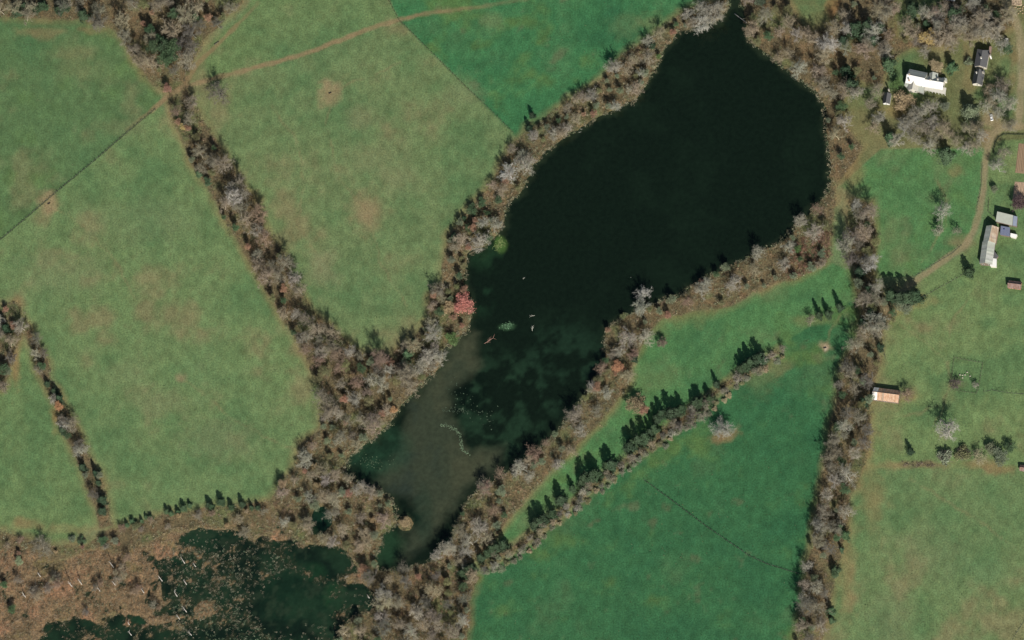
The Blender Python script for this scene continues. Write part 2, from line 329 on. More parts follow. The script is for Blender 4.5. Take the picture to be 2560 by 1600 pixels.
SPOTS = [  # worn or dry ground: x, y, rx, ry, colour, strength
 (780,222,26,28,(146,132,98),.75),(776,200,16,18,(150,130,100),.7),(120,487,24,24,(156,134,102),.8),(112,462,20,14,(150,130,100),.7),
 (870,500,48,52,(140,128,94),.75),(850,280,50,40,(128,130,94),.6),(760,640,42,50,(128,132,96),.7),(900,380,90,50,(124,130,92),.5),(950,430,60,45,(128,132,94),.5),
 (430,893,14,14,(150,132,102),.8),(800,205,14,14,(150,130,100),.4),(1090,215,60,40,(120,130,92),.5),(1165,50,28,22,(104,128,84),.8),(1540,55,40,25,(112,124,80),.6),
 (1630,35,24,18,(140,124,88),.7),(960,905,20,18,(150,120,84),.3),(1480,55,50,30,(96,122,80),.5),(600,475,24,30,(140,116,80),.8),(100,75,70,14,(134,118,84),.6),(210,72,34,9,(140,114,82),.6),
 (170,140,40,60,(112,122,82),.6),(240,170,60,30,(108,124,82),.5),(300,300,70,25,(112,122,84),.7),
 (1949,820,16,15,(170,146,116),.95),(1950,822,8,9,(205,190,165),.95),(1708,1034,32,18,(140,116,84),.85),(1920,756,60,16,(130,128,84),.6),(1620,745,70,22,(122,122,78),.6),(1560,770,30,30,(110,124,78),.5),
 (1540,900,60,40,(106,124,80),.5),(1780,890,60,40,(108,122,80),.6),(1840,865,40,22,(126,124,84),.6),
 (2270,575,40,18,(140,124,92),.6),(2130,715,40,30,(150,130,92),.6),(2170,712,60,16,(150,128,88),.6),(2110,700,40,36,(140,128,92),.6),(2012,405,30,60,(142,118,82),.6),(2256,405,18,14,(138,124,86),.6),
 (2110,1100,34,12,(146,122,88),.6),(2180,1098,60,10,(122,104,80),.8),(2320,1095,60,12,(144,118,86),.6),(2370,1108,40,12,(148,116,84),.6),(2060,1180,30,80,(146,124,86),.45),(2005,1330,22,120,(146,122,86),.6),(2040,1060,30,80,(140,124,86),.5),
 (2150,940,26,16,(138,116,80),.7),(2240,930,26,40,(128,132,88),.5),(2255,905,22,12,(140,124,96),.5),(1965,95,20,30,(150,116,78),.5),(1970,15,24,30,(150,110,72),.85),
 (2290,180,16,60,(136,122,86),.6),(2282,125,10,40,(140,122,90),.5),(2345,285,28,28,(152,136,106),.85),(2330,322,26,26,(148,122,96),.8),(2395,160,14,50,(150,126,92),.5),(2130,260,50,30,(150,122,80),.5),(2060,185,40,22,(120,114,76),.6),
 (2030,290,40,40,(128,122,84),.6),(2200,300,80,30,(124,122,86),.6),(2060,330,60,22,(126,122,84),.6),(2380,18,22,26,(156,146,116),.8),
 (930,1245,24,14,(130,112,84),.3),(60,1240,40,16,(146,118,84),.6),(160,1250,60,14,(140,122,86),.5),(40,860,14,60,(150,118,82),.7),(128,985,12,30,(160,118,78),.6),
 (330,520,160,60,(112,128,90),.4),(150,650,120,60,(120,130,92),.5),(520,1040,90,50,(120,126,90),.6),(380,950,80,40,(124,128,92),.5),(300,880,60,40,(118,128,90),.4),(470,880,50,60,(94,128,84),.4),
 (2200,1300,90,60,(118,130,92),.4),(2100,1450,60,80,(122,128,92),.4),(2330,1350,60,40,(96,128,86),.5),
]

# ------------------------------------------------------------------ terrain sheet
corners = ray_ground([0, 2560, 2560, 0], [0, 0, 1600, 1600])
x0, x1 = math.floor(corners[:, 0].min()-14), math.ceil(corners[:, 0].max()+14)
y0, y1 = math.floor(corners[:, 1].min()-14), math.ceil(corners[:, 1].max()+14)
STEP = 1.2
xs = np.arange(x0, x1+STEP*.5, STEP); ys = np.arange(y0, y1+STEP*.5, STEP)
nx, ny = len(xs), len(ys)
XY = np.stack(np.meshgrid(xs, ys), -1).reshape(-1, 2)
F_ = sheet(XY)                                             # survey coordinates of every vertex
PXM = 1/(MPX*K)                                            # survey px per metre (~3.78)
wob = np.column_stack([vnoise(XY, 9, 3), vnoise(XY, 9, 4)])*5.0
FW_ = F_+wob                                               # irregular edges
col = np.tile(lin((106, 130, 88)), (len(XY), 1))
def paint(c, a, c2=None):
    global col
    a = np.clip(a, 0, 1)[:, None]; col = col*(1-a)+lin(c)*a
region = np.full(len(XY), -1)
for i, (nm, poly, c, lb) in enumerate(FIELDS):
    d = sdf(F_, poly); paint(c, sstep(d+vnoise(XY, 6, 9)*1.5, -2.5, 2.5)); region[d > 0] = i
# mottling of the grass: large drifts of greener and drier grass
n1 = vnoise(XY, 42, 1, 4); n2 = vnoise(XY, 14, 2, 4)
lightf = np.clip((col[:, 0]-lin((63,)*3)[0])/(lin((108,)*3)[0]-lin((63,)*3)[0]), 0, 1)
paint((126, 124, 88), sstep(n1*.7+n2*.6, .0, .9)*(.12+.7*lightf))
paint((86, 119, 76), sstep(-n1*.7-n2*.6, .0, .9)*(.8*lightf))
paint((92, 120, 66), sstep(n1*.6-n2*.7, .05, .9)*(1-lightf)*.7)
paint((48, 96, 63), sstep(-n1*.8+n2*.3, .05, .9)*(1-lightf)*.7)
paint((104, 106, 78), sstep(vnoise(XY, 9, 14, 3)+n1*.3, .5, 1.2)*(1-lightf)*.5)
col *= (1+.15*vnoise(XY, 4, 5, 3))[:, None]
hed = np.full(len(XY), -1e9)
for k, poly in HEDGES.items(): hed = np.maximum(hed, sdf(FW_, poly) if k not in ('cedar_row',) else sdf(FW_*1.0, poly)-7)
paint((140, 120, 84), sstep(hed, -20, 0)*.55*(0.5+.5*sstep(vnoise(XY, 12, 8), -.4, .6)))
ragged = vnoise(XY, 7, 77, 4)
TRAILS = [[(780,222),(840,190),(900,170),(942,150)],[(120,487),(180,520),(260,600),(330,720)],[(780,222),(770,300),(800,420),(870,500),(900,620),(960,720)],[(1949,822),(1960,780),(2000,730)],
 [(2210,1000),(2230,960),(2245,900),(2235,830),(2250,760),(2290,700)],[(2120,985),(2180,975),(2215,960)],[(2110,760),(2180,800),(2240,860)],[(430,893),(500,950),(560,1000),(690,1060)],[(2150,1130),(2230,1180),(2330,1240),(2400,1300)],[(640,250),(700,330),(720,430),(700,520),(760,640)],[(2200,410),(2240,470),(2230,540),(2180,620)]]
for ln in TRAILS: paint((132, 126, 90), (1-sstep(linedist(FW_, ln), .8, 4.5))*.42*sstep(ragged, -.9, .3))
for x, y, rx, ry, c, s in SPOTS:
    d = np.hypot((FW_[:, 0]-x)/rx, (FW_[:, 1]-y)/ry)*(1+.4*ragged); paint(c, s*(1-sstep(d, .3, 1.3))*(0.8+.25*n2))
pd0 = sdf(F_+wob*.5, POND); hed = np.maximum(hed, np.where(F_[:, 1] > -5, pd0+20, -1e9))
lit = vnoise(XY, 5, 12, 4)
paint((104, 95, 71), sstep(hed, -3, 5)*.9)
paint((122, 104, 76), sstep(hed, 0, 8)*sstep(lit, .1, .9)*.7)
paint((86, 80, 60), sstep(hed, 0, 8)*sstep(-lit, .1, .9)*.8)
paint((98, 112, 72), sstep(hed, 0, 8)*sstep(vnoise(XY, 14, 21), .2, .9)*.7)
trackid = np.full(len(XY), -1)
for i, (nm, line, wd, c, lb) in enumerate(TRACKS):
    d = linedist(FW_*.3+F_*.7, line)
    fade = np.ones(len(XY))
    if i == 1: fade = np.clip((F_[:, 1])/120+.35, .35, 1)*.75
    if i == 0: fade = np.clip((F_[:, 0]-290)/90, .25, 1)*np.clip((1280-F_[:, 0])/330, .35, 1)
    if i == 3: fade = np.clip((F_[:, 0]-2040)/110, .35, 1)
    rut = .75+.25*sstep(vnoise(XY, 7, 50+i, 3), -.6, .4)
    paint(c, (1-sstep(d+vnoise(XY, 5, 55, 3)*1.8, wd*.25, wd*.8))*fade*.9*rut)
    paint((126, 124, 86), (1-sstep(d, 0, wd*.14))*.45*fade)           # grass crown between the ruts
    trackid[d < wd*.5] = i
# the pond bed, its banks, and the marsh
shore = wob*.7+np.column_stack([vnoise(XY, 3.5, 6, 2), vnoise(XY, 3.5, 7, 2)])*3.5
pd = sdf(F_+shore, POND)/PXM; isl = 5.2-np.hypot(F_[:, 0]-957, F_[:, 1]-1236)/PXM
pd = np.where(isl > -1, np.minimum(pd, -isl), pd)
pd = np.maximum(pd, sdf(F_, SIDEPOOL)/PXM)
md = sdf(F_+wob, MARSH)/PXM
Z = 0.06*vnoise(XY, 20, 31)
bank = sstep(pd, -3.0, 0)
Z = Z*(1-bank)+bank*W_LEVEL - np.clip(pd, 0, 4)*0.5
# marsh: reed hummocks rising out of black water, drier towards the west
wet = sstep(F_[:, 0]+(F_[:, 1]-1390)*.55, 250, 520)+.5*sstep(F_[:, 1], 1470, 1525)*sstep(F_[:, 0], 90, 150)
for (x, y, rx, ry) in [(388,1345,22,30),(390,1390,14,40),(325,1462,36,12),(275,1470,22,20),(175,1487,80,22),(270,1500,60,24),(400,1330,40,16),(130,1510,60,20)]:
    wet = np.maximum(wet, 1.5*(1-sstep(np.hypot((FW_[:, 0]-x)/rx, (FW_[:, 1]-y)/ry), .5, 1.2)))
for (x, y, rx, ry) in [(610,1255,60,10),(500,1240,120,8),(850,1370,30,30),(330,1440,40,14),(390,1460,60,10),(480,1440,30,24),(660,1270,30,10),(60,1500,40,24)]:
    wet -= 1.0*(1-sstep(np.hypot((FW_[:, 0]-x)/rx, (FW_[:, 1]-y)/ry), .4, 1.2))
open_ = np.maximum.reduce([1-sstep(np.hypot((FW_[:, 0]-x)/rx, (FW_[:, 1]-y)/ry), .6, 1.15) for x, y, rx, ry in [(690,1430,100,75),(800,1310,60,24),(500,1270,70,26),(850,1400,40,26),(760,1320,60,30)]])
hum = vnoise(XY, 5.0, 41, 4, .75)
mh = 0.10+.46*hum-.52*np.clip(wet, -.4, 1.2)-.9*open_
mk = sstep(md, -1.5, 2.0)
Z = Z*(1-mk)+mk*(W_LEVEL+.18+mh)
above = sstep(Z-W_LEVEL, 0, .25)
paint((130, 110, 83), mk*.95); paint((152, 120, 92), mk*sstep(vnoise(XY, 11, 44), 0, .8)*.8); paint((116, 112, 76), mk*sstep(vnoise(XY, 16, 45), .25, .8)*.8)
paint((86, 76, 56), mk*sstep(-hum, -.1, .5)*.65); paint((96, 92, 66), mk*sstep(wet, .2, .9)*.6)
paint((70, 66, 48), mk*(1-sstep(Z-W_LEVEL, .0, .12))*.7)
paint((92, 88, 60), sstep(pd, -1.6, .4)*.7)
Vg = np.column_stack([XY, Z]); albedo = np.clip(col/GAIN*np.array([.945, .88, .84]), 0.004, .8)
ii = (np.arange(ny-1)[:, None]*nx+np.arange(nx-1)[None]).ravel()
Q = np.column_stack([ii, ii+1, ii+nx+1, ii+nx])
creg = region[ii].copy(); chd = hed[ii]; ctr = trackid[ii]
def ground_part(mask, name, label, cat, mat):
    q = Q[mask]
    if len(q) == 0: return None
    u, inv = np.unique(q, return_inverse=True)
    return tag(obj(name, mesh_np(name, Vg[u], inv.reshape(q.shape), mat, True, albedo[u])), label, cat, None, 'structure')
inm = (md[ii] > 0); inp = (pd[ii] > -1.0)
used = inm | inp
ground_part(inm & ~inp, 'marsh_ground', 'rust-brown reed marsh breaking up into dark water below the pond', 'marsh', MAT_LITTER)
ground_part(inp, 'pond_bed', 'muddy bed and narrow bank of the dark pond', 'pond bed', MAT_LITTER)
for i, t in enumerate(TRACKS):
    m = (ctr == i) & ~used & (chd < 14); ground_part(m, t[0], t[4], 'track' if i < 2 else 'driveway', MAT_DIRT); used |= m
m = (chd > 0) & ~used
ground_part(m, 'woodland_floor', 'brown leaf litter under the trees of the hedgerows and pond banks', 'ground', MAT_LITTER); used |= m
for i, f in enumerate(FIELDS):
    m = (creg == i) & ~used; ground_part(m, f[0], f[3], 'pasture' if f[0] == 'pasture' else 'yard', MAT_GRASS); used |= m
ground_part(~used, 'rough_ground', 'rough grass verges between pastures and woods', 'ground', MAT_GRASS)
# land around the surveyed sheet, out to the horizon
Bq = [(-9000, x0), (x0, x1), (x1, 9000)]; By = [(-9000, y0), (y0, y1), (y1, 9000)]
vv, ff = [], []
for i, (a, b) in enumerate(Bq):
    for j, (c, d) in enumerate(By):
        if i == 1 and j == 1: continue
        k = len(vv); vv += [(a, c, 0), (b, c, 0), (b, d, 0), (a, d, 0)]; ff.append((k, k+1, k+2, k+3))
tag(obj('ground', mesh_np('ground', vv, ff, MAT_GRASS, False, np.tile(alb((104, 128, 88)), (len(vv), 1)))), 'open green farmland stretching away around the pond', 'ground', None, 'structure')

# ------------------------------------------------------------------ water
def water(name, mask, zlev, label, colour_fn):
    q = Q[mask]; u, inv = np.unique(q, return_inverse=True)
    v = np.column_stack([XY[u], np.full(len(u), zlev)])
    return tag(obj(name, mesh_np(name, v, inv.reshape(q.shape), MAT_WATER, True, colour_fn(u))), label, 'water', None, 'structure')
def blot(u, x, y, rx, ry, soft=.4):
    return 1-sstep(np.hypot((FW_[u, 0]-x)/rx, (FW_[u, 1]-y)/ry), 1-soft, 1+soft)
SILT = [(1052,845),(1075,812),(1112,792),(1118,868),(1085,905),(1062,915),(1058,985),(1085,1035),(1108,1078),(1185,1062),(1175,1095),(1095,1150),(1060,1205),(1020,1262),(995,1300),(950,1320),(960,1270),(1000,1235),(990,1190),(930,1170),(885,1140),(910,1090),(945,1060),(962,1005),(975,950),(1005,912)]
def pond_col(u):
    n = vnoise(XY[u], 26, 61); n3 = vnoise(XY[u], 7, 62)
    c = np.tile(lin((19, 33, 26)), (len(u), 1))
    def lay(cc, a):
        nonlocal c
        a = np.clip(a, 0, 1)[:, None]; c = c*(1-a)+lin(cc)*a
    lay((25, 41, 31), sstep(n, .2, 1)*.5)
    # drowned weed seen through the southern shallows
    lay((33, 54, 40), blot(u, 1330, 870, 100, 110)*sstep(n3+n*.5, -.3, .6)*.85)
    lay((36, 58, 42), blot(u, 1180, 960, 110, 120)*sstep(n3+n*.4, -.2, .7)*.85); lay((12, 26, 22), blot(u, 1110, 940, 40, 60)*sstep(-n3, -.2, .5)*.7)
    lay((40, 52, 38), (1-sstep(pd[u]+n3*1.5, .3, 4.5))*.75)
    s = sstep(sdf(FW_[u], SILT)+n3*9+n*8, -22, 18)
    lay((60, 68, 52), s*.92); lay((74, 76, 56), s*sstep(n, 0, .8)*.6)
    lay((40, 54, 48), s*sstep(-n, .1, .8)*.6)
    lay((42, 72, 52), blot(u, 890, 1060, 70, 62)*.85*(.6+.4*n3)); lay((30, 54, 42), blot(u, 1000, 1215, 22, 60)*.4)
    lay((40, 68, 46), blot(u, 900, 1290, 50, 40)*.7)
    wd_ = sstep(n3+.3*n, -.5, .5); lay((32, 56, 38), blot(u, 1148, 600, 44, 34, .7)*.85*wd_); lay((74, 102, 52), blot(u, 1181, 577, 13, 20)*.9)
    lay((34, 60, 42), blot(u, 1140, 704, 24, 32, .7)*.8*wd_); lay((62, 92, 62), blot(u, 1199, 770, 18, 8)*.8)
    lay((24, 50, 38), blot(u, 760, 1225, 30, 40)*.9)
    return np.clip(c/GAIN*.95-np.array([.001, .0035, .0045]), .0012, 1)
water('pond_water', (pd[ii] > -2.5) & ~inm, W_LEVEL, 'still dark green pond water, silty brown at the shallow southern end', pond_col)
def marsh_col(u):
    n = vnoise(XY[u], 15, 71); c = np.tile(lin((20, 36, 29)), (len(u), 1))
    def lay(cc, a):
        nonlocal c
        a = np.clip(a, 0, 1)[:, None]; c = c*(1-a)+lin(cc)*a
    lay((34, 66, 42), blot(u, 790, 1410, 26, 36)*.8+blot(u, 740, 1350, 30, 20)*.5)
    lay((26, 54, 38), np.maximum(blot(u, 690, 1400, 90, 70)*.7, blot(u, 480, 1265, 90, 22)*.8)*(.7+.5*n))
    lay((30, 70, 48), blot(u, 330, 1462, 24, 9))
    lay((34, 56, 40), sstep(n, -.4, .5)*.8); lay((48, 62, 46), sstep(vnoise(XY[u], 4, 73, 3), .0, .8)*.5*sstep(F_[u, 0], 330, 420)*(1-blot(u, 830, 1330, 60, 60))); lay((52, 58, 42), (1-sstep(W_LEVEL-Z[u], .02, .3))*.8)
    return np.clip(c/GAIN*.95-np.array([.001, .0035, .0045]), .0012, 1)
water('marsh_water', inm, W_LEVEL, 'black marsh water with green weed between the reed hummocks', marsh_col)
# ------------------------------------------------------------------ plants: shapes
def tubes(segs, sides):
    """segments (p0 p1 r0 r1) -> verts, quads"""
    P0 = np.array([s[0] for s in segs]); P1 = np.array([s[1] for s in segs])
    r0 = np.array([s[2] for s in segs]); r1 = np.array([s[3] for s in segs])
    D = P1-P0; D /= np.linalg.norm(D, axis=1)[:, None]+1e-9
    A = np.cross(D, np.where(np.abs(D[:, 2:3]) < .9, [[0, 0, 1.]], [[1., 0, 0]])); A /= np.linalg.norm(A, axis=1)[:, None]
    B = np.cross(D, A); n = len(segs); V = np.zeros((n, 2*sides, 3))
    for i in range(sides):
        t = 2*math.pi*i/sides; o = A*math.cos(t)+B*math.sin(t)
        V[:, i] = P0+o*r0[:, None]; V[:, sides+i] = P1+o*r1[:, None]
    base = (np.arange(n)*2*sides)[:, None]; fs = []
    for i in range(sides):
        j = (i+1) % sides; fs.append(base+np.array([[i, j, sides+j, sides+i]]))
    return V.reshape(-1, 3), np.concatenate(fs)
def spikes(P0, P1, wd):
    """thin three-sided blades tapering to a point"""
    D = P1-P0; L = np.linalg.norm(D, axis=1)[:, None]+1e-9; D = D/L
    A = np.cross(D, rng.normal(size=D.shape)); A /= np.linalg.norm(A, axis=1)[:, None]+1e-9
    B = np.cross(D, A); n = len(P0); V = np.zeros((n, 4, 3)); wd = np.broadcast_to(np.asarray(wd, float).reshape(-1, 1), (n, 1))
    for i in range(3):
        t = 2*math.pi*i/3; V[:, i] = P0+(A*math.cos(t)+B*math.sin(t))*wd
    V[:, 3] = P1
    b = (np.arange(n)*4)[:, None]
    return V.reshape(-1, 3), np.concatenate([b+np.array([[0, 1, 3]]), b+np.array([[1, 2, 3]]), b+np.array([[2, 0, 3]])])
def leaves(C, size, nrm=None, spread=1.0):
    """one small folded leaf-clump quad per centre, random facing (leaning to nrm)"""
    n = len(C); a = rng.normal(size=(n, 3))
    if nrm is not None: a = a*spread+nrm
    a /= np.linalg.norm(a, axis=1)[:, None]+1e-9
    u = np.cross(a, rng.normal(size=(n, 3))); u /= np.linalg.norm(u, axis=1)[:, None]+1e-9
    v = np.cross(a, u); s = np.broadcast_to(np.asarray(size, float).reshape(-1, 1), (n, 1))
    V = np.stack([C-u*s, C-v*s*.6, C+u*s, C+v*s*.6+a*s*.3], 1)
    return V.reshape(-1, 3), (np.arange(n)*4)[:, None]+np.array([[0, 1, 2, 3]])
def unit(v): return v/(np.linalg.norm(v)+1e-9)
def bare_tree_meshes(seed, H=12.0, spread=.42, limbs=7, gnarl=.25, twigs=9, trunk_h=.28, wid=1.0):
    r = np.random.default_rng(seed); wood = []; tw0, tw1 = [], []
    def branch(p, d, L, rad, lvl):
        k = 3 if lvl < 2 else 2; pts = [p]; dd = d
        for i in range(k):
            dd = unit(dd+r.normal(size=3)*gnarl*(.6 if lvl == 0 else 1)+np.array([0, 0, .16 if lvl else .05])); pts.append(pts[-1]+dd*L/k)
        for i in range(k):
            wood.append((pts[i], pts[i+1], rad*(1-i/k*.6), rad*(1-(i+1)/k*.6)))
        return pts
    def at(pts, t):
        x = t*(len(pts)-1); i = min(int(x), len(pts)-2); return pts[i]+(pts[i+1]-pts[i])*(x-i), unit(pts[i+1]-pts[i])
    def side(d, ang):
        a = unit(np.cross(d, r.normal(size=3))); return unit(d*math.cos(ang)+a*math.sin(ang))
    tp = branch(np.zeros(3), np.array([0, 0, 1.]), H*(trunk_h+.32), H*.019, 0)
    for i in range(limbs):
        t = .45+.55*(i+.5)/limbs; p, d = at(tp, t)
        az = i*2.4+r.uniform(-.5, .5); inc = R(r.uniform(38, 62)-24*(t-.45)/.55)
        dd = np.array([math.cos(az)*math.sin(inc), math.sin(az)*math.sin(inc), math.cos(inc)])
        lp = branch(p, dd, H*spread*r.uniform(.85, 1.15), H*.0085, 1)
        for j in range(6):
            p2, d2 = at(lp, r.uniform(.2, 1)); sp = branch(p2, side(d2, R(r.uniform(25, 70))), H*.24*r.uniform(.7, 1.2), H*.0042, 2)
            for k in range(5):
                p3, d3 = at(sp, r.uniform(.2, 1)); d4 = side(d3, R(r.uniform(20, 65))); L = H*.14*r.uniform(.6, 1.2)
                e = p3+unit(d4+np.array([0, 0, .15]))*L; tw0.append(p3); tw1.append(e)
                for q in range(twigs):
                    t2 = r.uniform(.2, 1); b = p3+(e-p3)*t2; tw0.append(b)
                    tw1.append(b+side(unit(e-p3), R(r.uniform(20, 75)))*H*.085*r.uniform(.5, 1.3))
    V, F = tubes(wood, 5); tm = mesh_np('trunk', V, F, MAT_BARK, True)
    V, F = spikes(np.array(tw0), np.array(tw1), .0027*H*wid); cm = mesh_np('crown', V, F, MAT_TWIG)
    return tm, cm
def trunk_mesh(H, r0, lean=.02, limbs=0, name='trunk'):
    segs = []; p = np.zeros(3)
    for i in range(4):
        q = np.array([rng.normal()*lean*H, rng.normal()*lean*H, H*(i+1)/4])
        segs.append((p, q, r0*(1-i/4.6), r0*(1-(i+1)/4.6))); p = q
    for i in range(limbs):
        b = np.array([0, 0, H*rng.uniform(.45, .95)]); a = rng.uniform(0, 6.28); L = H*rng.uniform(.25, .5)
        segs.append((b, b+np.array([math.cos(a)*L*.8, math.sin(a)*L*.8, L*.6]), r0*.4, r0*.12))
    V, F = tubes(segs, 6); return mesh_np(name, V, F, MAT_BARK, True)
def cedar_meshes(seed, H=8.0, Rd=1.9, n=3000, lobes=1):
    global rng; rng = np.random.default_rng(seed)
    z = rng.beta(1.05, 1.5, n)*.96+.03; a = rng.uniform(0, 6.28, n)
    ang_l = .85+.28*np.sin(a*3+seed+z*5)+.22*np.sin(a*5+z*26+seed*2)
    rad = Rd*np.power(1-z, .45)*np.minimum(1, (z+.02)/.1)**.5*ang_l*(1+.25*np.sin(a*2+seed*3+z*9))*np.power(rng.uniform(.35, 1, n), .35)
    tier = .82+.24*np.sin(z*40+a*2)
    C = np.column_stack([np.cos(a)*rad*tier, np.sin(a)*rad*tier, z*H])
    nr = np.column_stack([np.cos(a), np.sin(a), np.full(n, .55)])
    V, F = leaves(C, rng.uniform(.10, .24, n)*H/8, nr, .6)
    return trunk_mesh(H*.9, H*.02, .004), mesh_np('crown', V, F, MAT_LEAF)
def leafy_meshes(seed, H=9.0, Rd=4.2, n=3600, squash=.8, holes=.3):
    global rng; rng = np.random.default_rng(seed)
    k = 44; cz = rng.uniform(.42, .92, k); a = rng.uniform(0, 6.28, k); rr = Rd*.78*np.sqrt(rng.uniform(0, 1, k))*(.82+.25*np.sin(a*3+seed)+.16*np.sin(a*5+seed*2))*np.sqrt(np.clip(1.15-((cz-.62)/.42)**2, .1, 1))
    C0 = np.column_stack([np.cos(a)*rr, np.sin(a)*rr, cz*H]); R0 = Rd*rng.uniform(.13, .30, k)
    w_ = rng.choice(k, n, p=R0**2/(R0**2).sum()); d = rng.normal(size=(n, 3)); d /= np.linalg.norm(d, axis=1)[:, None]
    C = C0[w_]+d*(R0[w_]*rng.uniform(.5, 1.1, n)*np.where(rng.uniform(0, 1, n) < .2, 1.5, 1))[:, None]*np.array([1, 1, squash])
    V, F = leaves(C, rng.uniform(.10, .24, n), d, 1.2)
    return trunk_mesh(H*.72, H*.022, .02, 7), mesh_np('crown', V, F, MAT_LEAF)
def shrub_meshes(seed, H=2.6, Rd=1.8, n=900, leafy=.5):
    global rng; rng = np.random.default_rng(seed)
    m = 260; a = rng.uniform(0, 6.28, m); L = rng.uniform(.5, 1.05, m)*H; inc = np.abs(rng.normal(0, .5, m))
    P0 = np.column_stack([np.cos(a), np.sin(a), np.zeros(m)])*rng.uniform(.02, .5*Rd, m)[:, None]
    P1 = P0+np.column_stack([np.cos(a)*np.sin(inc)*Rd/H*1.2, np.sin(a)*np.sin(inc)*Rd/H*1.2, np.cos(inc)])*L[:, None]
    V, F = spikes(P0, P1, .035); sm = mesh_np('stems', V, F, MAT_TWIG)
    th = np.arccos(rng.uniform(0, 1, n)); a = rng.uniform(0, 6.28, n); q = rng.uniform(.55, 1, n)*(.85+.25*np.sin(a*3+seed))
    C = np.column_stack([np.cos(a)*np.sin(th)*Rd*q, np.sin(a)*np.sin(th)*Rd*q, np.cos(th)*H*.85*q+.15*H])
    V, F = leaves(C, rng.uniform(.09, .22, n), C*.4, .8); return sm, mesh_np('foliage', V, F, MAT_LEAF)
def snag_mesh(seed, H):
    r = np.random.default_rng(seed); segs = []; p = np.zeros(3); pts = [p]
    lean = r.normal(size=2)*.03
    for i in range(5):
        q = np.array([lean[0]*H*(i+1)/5+r.normal()*.04, lean[1]*H*(i+1)/5+r.normal()*.04, H*(i+1)/5]); segs.append((p, q, .31*(1-i*.15), .31*(1-(i+1)*.15))); p = q; pts.append(q)
    V, F = tubes(segs, 7); t = mesh_np('trunk', V, F, MATS['deadwood'], True)
    segs = []
    for i in range(5):
        b = pts[r.integers(2, 6)]; a = r.uniform(0, 6.28); L = r.uniform(.5, 1.8); segs.append((b, b+np.array([math.cos(a)*L, math.sin(a)*L, L*.5]), .07, .025))
    V, F = tubes(segs, 5); return t, mesh_np('branches', V, F, MATS['deadwood'], True)

BARE = [bare_tree_meshes(100+i, 12, [.40, .46, .36, .5, .42, .34, .44, .38][i], [9, 10, 8, 10, 9, 9, 11, 9][i], [.2, .3, .22, .34, .25, .18, .28, .3][i], [8, 8, 8, 8, 8, 8, 8, 8][i], wid=[1, 1.15, .9, 1.1, 1, .9, 1.2, 1][i]) for i in range(8)]
CEDAR = [cedar_meshes(200+i, 8, [1.9, 2.3, 1.7, 2.1][i]) for i in range(4)]
LEAFY = [leafy_meshes(300+i, 9, [4.2, 3.8, 4.5, 4.1, 4.3][i]) for i in range(5)]
SHRUB = [shrub_meshes(400+i, [2.6, 2.2, 3.0][i], [1.8, 2.0, 1.6][i]) for i in range(3)]
rng = np.random.default_rng(12)

BARKS = {'pale grey': (.345, .33, .265), 'grey-brown': (.265, .24, .18), 'reddish-brown': (.28, .205, .15), 'tan': (.335, .295, .20), 'silver-white': (.45, .435, .375), 'dark grey': (.175, .165, .135), 'purple-brown': (.16, .125, .12), 'pinkish tan': (.33, .27, .20)}
LEAFC = {'cedar': (.055, .088, .048), 'dark cedar': (.04, .07, .04), 'bluish': (.085, .14, .07), 'bright green': (.115, .19, .065), 'olive': (.19, .195, .095), 'yellow': (.46, .36, .15), 'tan': (.38, .285, .165), 'orange': (.46, .265, .145), 'russet': (.33, .20, .135), 'red': (.60, .235, .20), 'grey-green': (.19, .225, .14), 'pale green': (.27, .34, .18), 'straw': (.37, .315, .19)}
def jit(c, a=.12): k = 1+random.uniform(-a, a); return tuple(max(.01, min(.9, x*k*(1+random.uniform(-a*.4, a*.4)))) for x in c)
count = {}
def plant(kind, fx, fy, H, Rd, colour, label, group=None, name=None, by='crown', trunkc=(.2, .17, .14), variant=None, mass=None):
    """fx, fy: where the middle of the crown shows on the survey; H height, Rd crown radius (m)"""
    lib, h0, r0, cat, nm, p1, p2, zc = {
      'bare': (BARE, 12, 5.3, 'tree', 'bare_tree', 'trunk', 'crown', .62), 'cedar': (CEDAR, 8, 1.9, 'cedar', 'cedar_tree', 'trunk', 'crown', .4),
      'leafy': (LEAFY, 9, 4.3, 'tree', 'leafy_tree', 'trunk', 'crown', .62), 'shrub': (SHRUB, 2.6, 1.8, 'shrub', 'shrub', 'stems', 'foliage', .4)}[kind]
    i = random.randrange(len(lib)) if variant is None else variant
    if kind == 'bare' and H < 7.5: nm, cat = 'sapling', 'sapling'
    if kind == 'bare' and H >= 7.5 and mass is not None and count.get('bare', 0) >= 300:
        mass.append((fx, fy, H, Rd, colour)); return None
    b = G(fx, fy, H*zc if by == 'crown' else 0.0)
    f = sheet(np.array([[b.x, b.y]]))
    gi = int(np.clip(round((b.y-y0)/STEP), 0, ny-1))*nx+int(np.clip(round((b.x-x0)/STEP), 0, nx-1))
    z = Z[gi] if Z[gi] > W_LEVEL-.6 else W_LEVEL-.6
    e = empty(name or nm, (b.x, b.y, z-.04), random.uniform(0, 6.28))
    e.scale = (Rd/r0, Rd/r0, H/h0)
    tag(e, label, cat, group)
    if kind in ('bare',): cols = (jit(tuple(min(.75, c*1.2) for c in colour)), jit(colour))
    elif kind == 'shrub': cols = (jit(trunkc), jit(colour))
    else: cols = (jit(trunkc), jit(colour))
    obj(p1, lib[i][0], e, color=cols[0]); obj(p2, lib[i][1], e, color=cols[1])
    kk = 'sapling' if nm == 'sapling' else kind; count[kk] = count.get(kk, 0)+1
    return e

